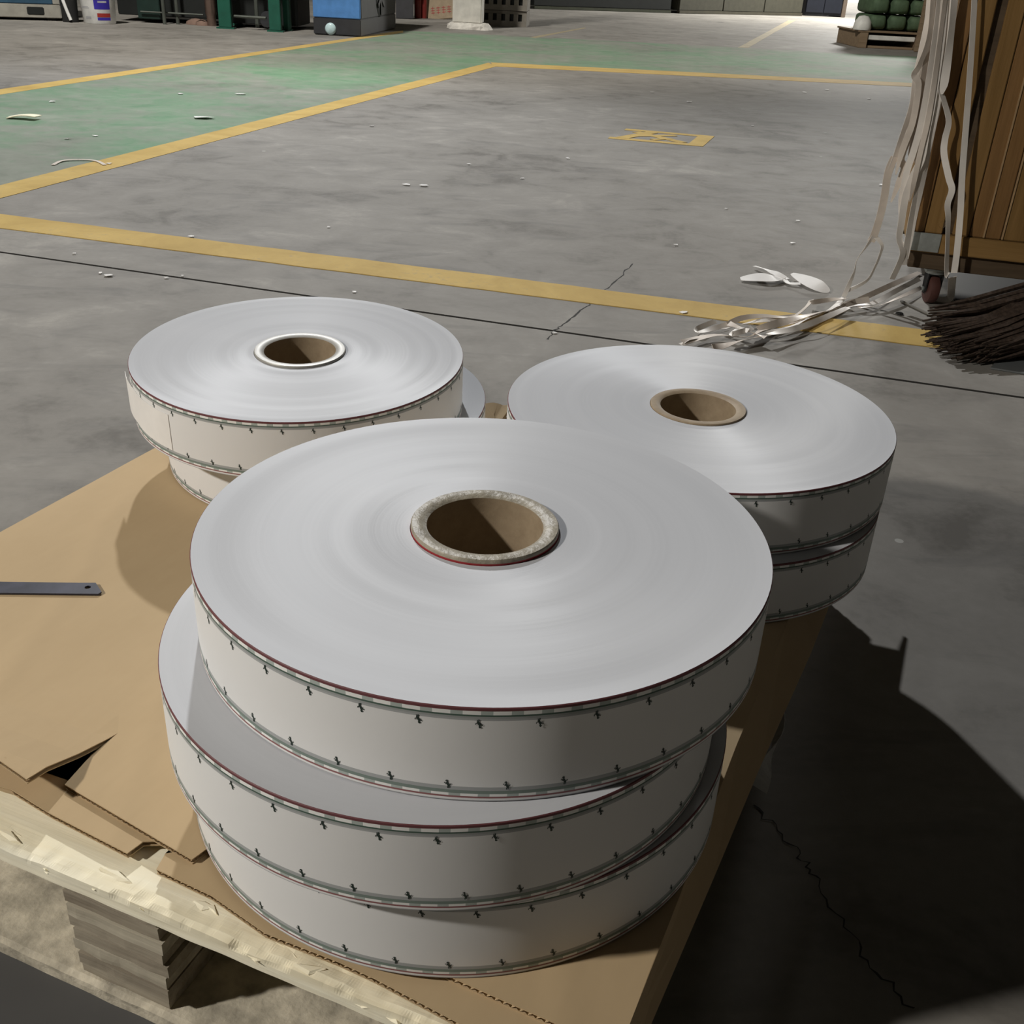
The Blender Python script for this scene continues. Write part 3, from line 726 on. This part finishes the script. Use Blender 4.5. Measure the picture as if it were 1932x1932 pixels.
# strips trailing over the floor
GF = 'paper trim strips trailing across the floor'; FL = 'pale paper strip in the tangle trailing over the floor to the crate caster'
floor_strips = [
    ([(1735, 514), (1690, 534), (1640, 557), (1590, 580), (1540, 598), (1485, 612)], .012, 0), ([(1735, 526), (1692, 548), (1650, 571), (1612, 577), (1560, 590)], .011, 1),
    ([(1738, 543), (1700, 560), (1660, 576), (1620, 580)], .009, 0), ([(1592, 562), (1566, 584), (1520, 603), (1490, 618), (1448, 629)], .011, 1),
    ([(1531, 566), (1520, 580), (1492, 598), (1440, 596), (1400, 600), (1372, 612)], .011, 0), ([(1600, 562), (1562, 566), (1530, 571)], .010, 0),
    ([(1600, 580), (1540, 606), (1500, 620), (1450, 631)], .012, 1), ([(1350, 606), (1316, 620), (1318, 627), (1345, 620), (1372, 612)], .010, 1),
    ([(1500, 598), (1440, 604), (1400, 612), (1366, 620)], .012, 1), ([(1490, 606), (1440, 622), (1408, 636), (1350, 632), (1288, 646)], .014, 0),
    ([(1440, 634), (1400, 642), (1366, 652), (1345, 656)], .014, 0), ([(1560, 586), (1510, 598), (1460, 612), (1430, 622)], .015, 0),
    ([(1375, 610), (1420, 628), (1445, 636)], .012, 0), ([(1420, 618), (1398, 626), (1380, 630), (1395, 622), (1412, 624)], .010, 1),
    ([(1640, 565), (1600, 572), (1570, 584), (1555, 594)], .013, 0), ([(1330, 634), (1300, 642), (1284, 650)], .009, 1)]
for i, (pts, wd, br_) in enumerate(floor_strips):
    P = [fp(x, y, .006 + .0022 * (i % 7) + .006 * abs(math.sin(i * 1.7 + k * 1.1))) for k, (x, y) in enumerate(pts)]
    strip(P, wd, (0, -.35, 1), FL, GF, M_STRIPB if br_ else M_STRIP, lambda s, i=i: .7 * math.sin(4 * s + i))
# crumpled leaf-shaped scrap
T = empty('paper_scrap', fp(1480, 530, 0)); tag(T, 'crumpled white paper scrap twisted into two leaf shapes on the floor', 'paper scrap')
inv = Matrix.Translation(-T.location)
def leaf(pts, wd, wf, tw):
    mb = MB(); ribbon(mb, [inv @ fp(x, y, z) for x, y, z in pts], wd, (0, -.3, 1), .0008, tw, wf, 6); mb.build('paper_fold', M_WPAP, T, .9)
leaf([(1397, 526, .006), (1430, 523, .012), (1460, 524, .012), (1485, 524, .006)], .036, lambda s: .25 + math.sin(PI * min(.95, s + .05)), lambda s: .15)
leaf([(1423, 502, .008), (1445, 508, .014), (1462, 515, .016), (1483, 524, .012)], .016, lambda s: .5 + .5 * math.sin(PI * s), lambda s: .3 * math.sin(6 * s))
leaf([(1478, 524, .010), (1488, 534, .006), (1510, 535, .008)], .014, lambda s: 1, lambda s: .2)
leaf([(1494, 516, .014), (1515, 525, .015), (1542, 538, .012), (1565, 550, .003)], .031, lambda s: .2 + 1.0 * math.sin(PI * (1 - s) ** .8 * .98 + .02), lambda s: -.2)

# ------------------------------------------------------------------ broom of dark bristle and things beside the crate
T = empty('broom', (0, 0, 0)); tag(T, 'dark brown bristle broom lying on the floor by the crate', 'broom')
random.seed(3); mb = MB(); root = Vector((1.16, 1.985, .058))
tipline = [fp(1728, 632), fp(1742, 660), fp(1775, 686), fp(1830, 692), fp(1868, 692)]
def tipat(s):
    s *= len(tipline) - 1; i = min(int(s), len(tipline) - 2); return tipline[i].lerp(tipline[i + 1], s - i)
for i in range(300):
    s = random.random(); layer = random.random()
    tip = tipat(s); r0 = root + Vector((random.uniform(-.02, .02), random.uniform(-.05, .05), random.uniform(-.04, .045)))
    back = (1 - s) * .5
    end = tip + (r0 - tip) * random.uniform(0, .16) * (1 - .2 * layer); end.z = .006 + layer * .055 * (.6 + .4 * (1 - s))
    m1 = r0.lerp(end, .4) + Vector((0, .05 * layer * (1 - s), .03 * layer)); m2 = r0.lerp(end, .75) + Vector((random.uniform(-.01, .01), random.uniform(-.01, .01) + .015 * layer * (1 - s), .004))
    mb.tube([r0, m1, m2, end], [.0045, .0065, .0055, .0016], 5, caps=False)
b_ = mb.build('bristles', M_BRIS, T); b_['kind'] = 'stuff'
mb = MB()
for z_ in range(5): mb.tube([root + Vector((.02 + z_ * .008, .055 * math.sin(a), .05 * math.cos(a))) for a in [k * PI / 8 for k in range(17)]], .004, 6)
mb.tube([root + Vector((-.02, 0, 0)), root + Vector((.09, 0, 0))], [.05, .022], 14)
mb.build('binding', M_TWINE, T)
mb = MB(); mb.tube([root + Vector((.0, 0, .0)), root + Vector((.95, -.12, .03))], .012, 12); mb.build('handle', M_RAIL, T)
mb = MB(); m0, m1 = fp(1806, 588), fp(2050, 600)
mb.prism([(v.x, v.y) for v in (m0, m1, m1 + NN * .5, m0 + NN * .5)], .0006, .003); tag(mb.build('shade_sheet', M_BLACK), 'flat black sheet added as the dark shade under the crate', 'sheet')  # black film painted in as the crate's underside shade
mb = MB(); q = [fp(1868, 697), fp(1960, 712), fp(1985, 676), fp(1890, 672)]
mb.prism([(v.x, v.y) for v in q], .001, .004); o = mb.build('steel_sheet', plain('grey_sheet', (.16, .17, .17), .5, .2))
tag(o, 'dull grey flat sheet on the floor under the broom', 'sheet')
mb = MB(); mb.tube([fp(1700, 568, .004), fp(1740, 587, .004), fp(1776, 604, .004)], .003, 8)
tag(mb.build('thin_stick', plain('grey_stick', (.14, .13, .11), .7)), 'thin dark stick on the floor pointing at the broom', 'stick')
mb = MB(); c = fp(1697, 592, .002); mb.lathe([(.0005, .004), (.006, .003), (.009, 0), (.0005, -.0005)], 7, c); o = mb.build('dark_chip', M_BLACK)
tag(o, 'small dark chip on the floor near the yellow line', 'debris')

# ------------------------------------------------------------------ scraps on the floor
random.seed(21)
sp = [(100, 193, .02), (181, 258, .016), (127, 263, .016), (205, 522, .012), (190, 517, .006), (315, 526, .006), (345, 522, .005), (669, 553, .006), (1290, 592, .011), (1275, 464, .009), (1495, 460, .009),
      (1663, 350, .012), (1071, 300, .010), (768, 350, .016), (800, 352, .016), (885, 311, .012), (361, 448, .010), (455, 179, .03), (702, 239, .016), (384, 224, .05), (1518, 175, .018), (1560, 170, .018), (1640, 187, .016), (1300, 193, .020), (1231, 175, .016), (1420, 238, .010), (340, 178, .02), (206, 310, .012), (1370, 395, .006), (620, 430, .006), (1046, 630, .006), (140, 480, .006), (1505, 418, .007), (985, 338, .009)]
for i, (x, y, s) in enumerate(sp):
    c = fp(x, y, 0); mb = MB(); s *= 1.35; n = random.choice((4, 5, 6)); a0_ = random.random() * 6
    poly = [(s * .55 * random.uniform(.6, 1.1) * math.cos(a0_ + 2 * PI * k / n) * 1.3, s * .55 * random.uniform(.6, 1.1) * math.sin(a0_ + 2 * PI * k / n)) for k in range(n)]
    vs_ = [(px, py, .001 + .12 * s * random.random()) for px, py in poly]
    mb.add(vs_ + [(x_, y_, z_ + .0008) for x_, y_, z_ in vs_], [tuple(range(n - 1, -1, -1)), tuple(range(n, 2 * n))] + [(k, (k + 1) % n, n + (k + 1) % n, n + k) for k in range(n)])
    tag(mb.build('paper_scrap', M_WPAP, loc=(c.x, c.y, .0012)), 'tiny white paper scrap littering the concrete floor', 'paper scrap', 'tiny paper scraps on the floor')
mb = MB(); c = fp(45, 225); ribbon(mb, [(-.06, 0, .004), (-.02, .005, .012), (.02, 0, .016), (.06, -.005, .014)], .05, (0, 0, 1), .003)
tag(mb.build('wood_chip', M_DECK, loc=c), 'tan curled chip lying on the green aisle at the left', 'debris')
mb = MB(); ribbon(mb, [fp(100, 311, .003), fp(118, 303, .004), (fp(150, 301, .004)), fp(180, 303, .003), fp(198, 311, .003)], .012, (0, 0, 1), .001)
tag(mb.build('paper_curl', M_STRIP), 'thin pale curl of strip lying on the green aisle beside the yellow line', 'paper strip')

# ------------------------------------------------------------------ machines and stores along the far side
def RZ(c, yaw): return Matrix.Translation(c) @ Matrix.Rotation(yaw, 4, 'Z')
def thing(name, c, yaw, label, cat): T = empty(name, (c.x, c.y, 0), yaw); return tag(T, label, cat)
def pbox(T, name, lo, hi, m, lab=None, bev=.006):
    mb = MB(); mb.box(lo, hi, 0, None, bev); o = mb.build(name, m, T)
    if lab: o['label'] = lab
    return o
M_BEIGE = plain('beige_enamel', (.36, .345, .30), .5); M_NAVY = plain('deep_blue_enamel', (.035, .09, .15), .45); M_BLUE = plain('blue_enamel', (.085, .24, .55), .4)
M_CHAR = plain('charcoal_enamel', (.035, .036, .04), .5); M_SIDE = plain('grey_side', (.055, .055, .06), .6); M_DGREEN = plain('dark_green_enamel', (.012, .10, .065), .45)
M_OIL = plain('oily_black', (.012, .014, .013), .6); M_PIPE = plain('dull_pipe', (.10, .11, .095), .5, .3); M_WHITE = plain('white_plastic', (.82, .82, .80), .4)
M_LBL = plain('label_blue', (.045, .03, .36), .4); M_LRED = plain('label_red', (.34, .035, .03), .4); M_TXT = plain('label_grey', (.45, .45, .47), .5)
# control cabinet at far left
T = thing('machine_cabinet', fp(118, 40), .42, 'machine cabinet with beige plinth and deep blue panel at far left', 'machine')
pbox(T, 'plinth', (-1.5, 0, .02), (0, .8, .125), M_BEIGE); pbox(T, 'panel', (-1.5, .015, .127), (-.06, .8, 1.2), M_NAVY); pbox(T, 'corner_post', (-.058, .005, .127), (0, .79, 1.2), M_BEIGE)
pbox(T, 'vent', (-.27, -.006, .045), (-.135, .004, .105), M_OIL)
for x in (-1.42, -.08): pbox(T, 'foot', (x - .04, .05, 0), (x + .04, .13, .02), M_BLACK)
T = thing('waste_bin', fp(134, 41.5), .2, 'black bin with a white hose over it beside the bucket', 'bin')
mb = MB(); mb.lathe([(.001, 0), (.065, 0), (.08, .42), (.072, .42), (.058, .02), (.001, .02)], 20); mb.build('bin_body', M_BLACK, T, .6)
mb = MB(); mb.tube(catmull([(-.07, -.07, .42), (-.04, -.095, .25), (-.01, -.098, .12), (.02, -.10, .02)], 5), .014, 8); mb.build('hose', M_WHITE, T, .8)
# bucket
T = thing('bucket', fp(189, 44), 0, 'white plastic bucket with blue and red label on the far floor', 'bucket')
mb = MB(); mb.lathe([(.001, .0), (.128, .0), (.132, .006), (.150, .34), (.158, .342), (.158, .37), (.146, .37), (.126, .01), (.001, .01)], 40); mb.build('bucket_body', M_WHITE, T, .6)
mb = MB(); mb.lathe([(.001, .385), (.15, .385), (.161, .378), (.161, .355), (.159, .355)], 40); mb.build('lid', M_WHITE, T, .6)
def patch(a_lo, a_hi, z_lo, z_hi, mi, mb, off=.0012, top=None):
    n = 8; vs_ = []
    for i in range(n + 1):
        a = a_lo + (a_hi - a_lo) * i / n
        for z_ in (z_lo, z_hi if not top else top(i / n)):
            r = .1317 + .018 * z_ / .34 + off; vs_.append((r * math.cos(a), r * math.sin(a), z_))
    mb.add(vs_, [(2 * i, 2 * i + 2, 2 * i + 3, 2 * i + 1) for i in range(n)], mi)
lb = MB(); A1_, A2_ = math.radians(-78), math.radians(-28)
patch(A1_ - .08, A2_, .115, .30, 0, lb); patch(A1_ + .05, A2_, .055, .085, 1, lb); patch(A1_ + .05, A2_, .030, .052, 0, lb)
for r_, z_ in ((0, .16), (1, .155)): patch(A1_ + .15, A2_ - .2, .165, .18, 2, lb, .002)
lb.build('label', [M_LBL, M_LRED, M_WHITE], T)
tb = MB()
for k, (z_, a, b) in enumerate([(.12, -135, -100), (.13, -132, -104), (.052, -120, -98), (.045, -120, -98), (.038, -120, -98)]): patch(math.radians(a), math.radians(b), z_, z_ + .005, 0, tb)
tb.build('printed_text', M_TXT, T)
# dark machine with pipe legs
c = fp(225, 44); T = thing('dark_machine', Vector((-3.45, 10.05, 0)), .0, 'oily black machine on thin pipe legs between the bucket and the green stand', 'machine')
pbox(T, 'body', (-.35, .25, .05), (.58, 1.0, 1.3), M_OIL); pbox(T, 'side_plate', (-.12, .1, .03), (.08, .24, 1.1), plain('black_green', (.012, .03, .024), .5))
for px_ in (311, 336):
    mb = MB(); g = fp(px_, 46) - T.location; mb.tube([(g.x, g.y, 0), (g.x, g.y, 1.1)], .016, 10); mb.build('leg', M_PIPE, T)
g1 = fp(230, 46) - T.location; g2 = fp(402, 46) - T.location
mb = MB(); mb.tube([(g1.x + .05, .08, .09), (g2.x, .08, .09)], .007, 8); mb.build('cross_bar', M_PIPE, T)
mb = MB(); g = fp(400, 49) - T.location
mb.tube([(g.x, g.y, 0), (g.x, g.y, .08), (g.x, g.y, .10), (g.x, g.y, .5)], [.04, .04, .05, .05], 14); mb.build('down_pipe', plain('steel_pipe', (.25, .18, .15), .3, .7), T, .6)
for x, y, s in ((370, 43, .09), (382, 45, .06)):
    mb = MB(); p = fp(x, y + 3)
    mb.lathe([(.001, 0), (s, .0), (s * .9, .025), (s * .4, .045), (.001, .05)], 9, (0, 0, 0)); o = mb.build('rag', plain('brown_rag', (.20, .13, .10), .9), None, .9, p)
    tag(o, 'brown rag heap on the far floor left of the down pipe' if x == 370 else 'small brown rag heap close to the foot of the down pipe', 'rag')
# green stand
T = thing('green_stand', fp(425, 54), .0, 'dark green machine stand with splayed legs left of the blue cabinet', 'machine')
o0 = T.location
for px_, py_, w_ in ((427, 54, .055), (521, 60, .05), (543, 58, .03), (450, 48, .04)):
    g = fp(px_, py_) - o0; mb = MB(); mb.box((g.x - w_ * 1.4, g.y - .04, 0), (g.x + w_ * 1.4, g.y + .04, .012)); mb.box((g.x - w_, g.y - .03, .012), (g.x + w_, g.y + .03, .78), 0, None, .004); mb.build('leg', M_DGREEN, T)
pbox(T, 'table', (-.10, -.1, .78), (.60, .9, .86), M_DGREEN); pbox(T, 'motor_box', (-.05, .3, .03), (.58, .85, .5), M_OIL)
mb = MB(); mb.tube([(.03, .06, .10), (.36, .02, .10)], .012, 8); mb.tube([(.26, .1, .02), (.26, .1, .5)], .018, 8); mb.build('tie_bar', M_PIPE, T)
mb = MB(); mb.lathe([(.001, -.03), (.06, -.03), (.07, 0), (.06, .03), (.001, .03)], 16, (.34, .15, .08), R=Matrix.Rotation(PI / 2, 3, 'X')); mb.build('pulley', M_CHAR, T, .7)
# blue cabinet
c = fp(592, 65); yaw = -.075
T = thing('blue_cabinet', c, yaw, 'bright blue compressor cabinet on a charcoal base', 'cabinet'); Wd = .415
pbox(T, 'base', (0, 0, .005), (Wd, 1.5, .135), M_CHAR); pbox(T, 'front_panel', (.0, .0, .137), (Wd - .003, .02, 1.0), M_BLUE)
pbox(T, 'shell', (.004, .022, .137), (Wd, 1.5, 1.0), M_SIDE)
mb = MB(); RX = Matrix.Rotation(PI / 2, 3, 'Y')
mb.lathe([(.001, .0), (.05, .0), (.052, .006), (.16, .006), (.17, 0)], 24, (Wd + .0, .78, .30), R=RX); mb.build('fan_guard', M_OIL, T, .6)
for k in range(6):
    mb = MB(); a = k * PI / 3; mb.box((-.004, -.02, .03), (.004, .02, .15), 0, Matrix.Translation((Wd + .012, .78, .30)) @ Matrix.Rotation(a, 4, 'X')); mb.build('fan_blade', M_CHAR, T)
g = T.matrix_basis.inverted() if False else None
mb = MB(); mb.lathe([(.001, .02), (.032, .018), (.046, .006), (.048, -.006)], 28, (.150, -.006, .052), R=Matrix.Rotation(PI / 2, 3, 'X')); mb.build('gauge', plain('pale_gauge', (.55, .72, .74), .25), T, .7)
# things right of the cabinet
T = thing('grey_crate', fp(770, 36), .1, 'dark grey crate in the shade right of the blue cabinet', 'crate'); pbox(T, 'shell', (-.14, 0, 0), (.06, .3, .5), M_SIDE); pbox(T, 'rim', (-.15, -.015, .46), (.07, .315, .52), M_CHAR)
for i, (x, lab) in enumerate(((788, 'dim red fire extinguisher, left of two beside the leaning board'), (799, 'red fire extinguisher, right of two touching the leaning board'))):
    T = thing('fire_extinguisher', fp(x, 34.5), 0, lab, 'extinguisher'); mb = MB(); mb.lathe([(.001, .0), (.036, .0), (.040, .015), (.040, .40), (.03, .46), (.018, .475), (.018, .50), (.001, .50)], 20); mb.build('cylinder', plain('extinguisher_red', (.22, .03, .025), .35), T, .6)
    mb = MB(); mb.box((-.05, -.012, .50), (.03, .012, .515)); mb.box((-.02, -.015, .495), (.02, .015, .54)); mb.build('valve', M_BLACK, T)
# leaning board with red print
c = fp(832, 36); T = thing('leaning_board', c, -.05, 'tan board with red print leaning beside the white column', 'board')
tilt = Matrix.Rotation(math.radians(-14), 4, 'X') @ Matrix.Rotation(math.radians(-8), 4, 'Y')
mb = MB(); mb.box((-.17, 0, 0), (.20, .03, .85), 0, tilt, .004); mb.build('panel', plain('tan_board', (.36, .28, .19), .8), T)
tx = MB(); random.seed(9)
for i in range(4):
    x0 = -.11 + i * .065
    for k in range(3): tx.box((x0, -.0022, .07 + k * .026), (x0 + .045, -.0006, .078 + k * .026), 0, tilt)
    tx.box((x0 + .018, -.0022, .06), (x0 + .026, -.0006, .14), 0, tilt)
tx.build('red_print', plain('red_print', (.42, .10, .08), .7), T)
# white column
c = fp(880, 55); T = thing('column', c, -.03, 'white square column on a lumpy white footing', 'column'); T['kind'] = 'structure'
mb = MB(); mb.box((-.148, 0, .055), (.155, .30, 10.9), 0, None, .01); mb.build('shaft', plain('white_column_paint', (.62, .60, .54), .6), T)
mb = MB(); random.seed(4)
n = 36; prof = []
vs_ = []
for ring_, (k, z_) in enumerate(((1.25, .0), (1.18, .03), (1.02, .055), (.6, .062))):
    for i in range(n):
        a = 2 * PI * i / n; r = k * (.17 / max(abs(math.cos(a)), abs(math.sin(a))) * .5 + .17 * .62); r *= 1 + .14 * noise.noise(Vector((math.cos(a) * 3, math.sin(a) * 3, ring_ * .6)))
        vs_.append((r * math.cos(a) + .02, r * math.sin(a) + .13, z_ + (.02 * noise.noise(Vector((a * 2, ring_, 1))) if 0 < ring_ < 3 else 0)))
mb.add(vs_, [(j * n + i, j * n + (i + 1) % n, (j + 1) * n + (i + 1) % n, (j + 1) * n + i) for j in range(3) for i in range(n)] + [tuple(3 * n + i for i in range(n))])
mb.build('footing', plain('white_grout', (.66, .63, .57), .8, 0, .15, 20, .5), T)
# stack of slotted grey blocks behind the column
c = fp(905, 47); T = thing('slotted_stack', c, -.05, 'stack of grey slotted trays behind the white column', 'trays'); M_TRAY = plain('grey_tray', (.22, .20, .17), .8)
for k in range(4):
    tr_ = empty('tray', (0, 0, k * .16)); tr_.parent = T; mb = MB()
    mb.box((0, 0, 0), (.52, .6, .055)); mb.box((0, .02, .125), (.52, .6, .155)); mb.box((0, .06, .055), (.52, .09, .125), 1)
    for j in range(6): mb.box((j * .094, 0, .055), (j * .094 + .05, .6, .125))
    mb.build('tray_body', [M_TRAY, M_OIL], tr_)
c = fp(975, 14); T = thing('low_rack', c, .0, 'low rack with reddish rail in the far dark', 'rack')
pbox(T, 'rail', (-.45, 0, .16), (.0, .05, .21), plain('rust_rail', (.22, .07, .05), .7)); pbox(T, 'shelf', (-.45, .05, .22), (.0, .5, .26), M_SIDE)
for x in (-.4, -.04): pbox(T, 'leg', (x - .025, .0, 0), (x + .025, .05, .16), M_BEIGE)
# far hall: dark shelf row, olive container, navy door leaf
c = fp(1008, 17); e = fp(1266, 25); T = thing('dark_rack', c, math.atan2(e.y - c.y, e.x - c.x), 'long dark rack along the far side', 'rack'); L = (e - c).length
pbox(T, 'body', (0, .02, .05), (L, .5, 2.2), M_OIL); pbox(T, 'skirt', (0, 0, 0), (L, .018, .045), plain('dark_olive', (.05, .055, .035), .7))
c = fp(1280, 25.5); e = fp(1512, 30); yaw = math.atan2(e.y - c.y, e.x - c.x); L = (e - c).length
T = thing('olive_container', c, yaw, 'long olive grey container of upright panels at the far side', 'container'); M_OLV = plain('olive_panel', (.045, .043, .03), .7)
pbox(T, 'sill', (0, -.02, 0), (L, .05, .05), plain('olive_dark', (.05, .045, .03), .7))
for k in range(3): pbox(T, 'panel', (k * L / 3 + .01, 0, .052), ((k + 1) * L / 3 - .01, .06, 2.4), M_OLV)
pbox(T, 'body', (.02, .062, .052), (L, .9, 2.4), M_OLV)
c2 = fp(1518, 29.5); c3 = fp(1572, 31); T = thing('navy_cabinet', c2, math.atan2(c3.y - c2.y, c3.x - c2.x) * .3, 'dark navy cabinet at the end of the olive container', 'cabinet'); Wn = (c3 - c2).length * .92
pbox(T, 'carcass', (0, .02, .02), (Wn, .6, 1.9), plain('navy_enamel', (.006, .008, .014), .5)); pbox(T, 'door', (.01, 0, .06), (Wn * .5 - .005, .018, 1.86), plain('navy_door', (.007, .009, .016), .5)); pbox(T, 'door', (Wn * .5 + .005, 0, .06), (Wn - .01, .018, 1.86), plain('navy_door', (.007, .009, .016), .5))
pbox(T, 'edge_post', (Wn + .005, 0, 0), (Wn + .09, .6, 1.9), plain('brown_post', (.10, .075, .055), .7))
# pallet of green sacks at the upper right
c = fp(1618, 90); T = thing('skid', c, .0, 'low wooden skid with a white slab under the green sacks', 'pallet')
M_BRN = wood('brown_skid', (.20, .14, .085), (.30, .22, .14), 0); M_SLAB = plain('white_slab', (.72, .71, .66), .5)
for x in (0, .60): pbox(T, 'runner', (x, 0, 0), (x + .09, .9, .15), M_BRN, None, .004)
pbox(T, 'white_slab', (.092, .02, .080), (.597, .12, .128), M_SLAB); pbox(T, 'cross_plank', (-.02, 0, .151), (.72, .9, .17), M_BRN, None, .004)
pbox(T, 'bottom_plank', (.092, .03, .0), (.597, .12, .025), M_BRN, None, .004); pbox(T, 'shade_board', (.092, .70, .0), (.597, .74, .15), M_DKWOOD, None, .004)  # rear dark board added so the gap under the slab looks shaded
mb = MB(); mb.lathe([(.001, .14), (.05, .13), (.085, .08), (.095, .02), (.09, 0), (.001, 0)], 16); o = mb.build('white_sack', M_SLAB, None, .8, c + Vector((.03, .08, .171))); tag(o, 'small white sack on the near corner of the wooden skid', 'sack')
M_SACK = plain('green_sack', (.075, .12, .065), .75, 0, .25, 14, .6)
for r_ in range(3):
    for k in range(3):
        bm = bmesh.new(); bmesh.ops.create_uvsphere(bm, u_segments=24, v_segments=14, radius=1)
        for v in bm.verts:
            x, y, z_ = v.co; p_ = .45
            f = lambda t: math.copysign(abs(t) ** p_, t)
            v.co = Vector((f(x) * .105, f(y) * .32, f(z_) * .0775)); v.co *= 1 + .025 * noise.noise(v.co * 14 + Vector((k, r_, 0)))
        me = bpy.data.meshes.new('green_sack'); bm.to_mesh(me); bm.free(); me.materials.append(M_SACK)
        for p_ in me.polygons: p_.use_smooth = True
        o = bpy.data.objects.new('green_sack', me); COL.objects.link(o); o.location = c + Vector((.20 + k * .213, .42, .2495 + r_ * .156))
        tag(o, ('%s green sack in the %s layer on the far skid' % (('left', 'middle', 'right')[k], ('lowest', 'second', 'third')[r_])), 'sack', 'green sacks stacked on the far skid')
c = fp(1728, 98); T = thing('brown_panel', c, -.1, 'brown board standing behind the hanging paper strips', 'board'); pbox(T, 'panel', (-.02, 0, 0), (.5, .04, 1.1), M_BRN); pbox(T, 'brace', (.0, .042, .2), (.48, .07, .28), M_BRN)
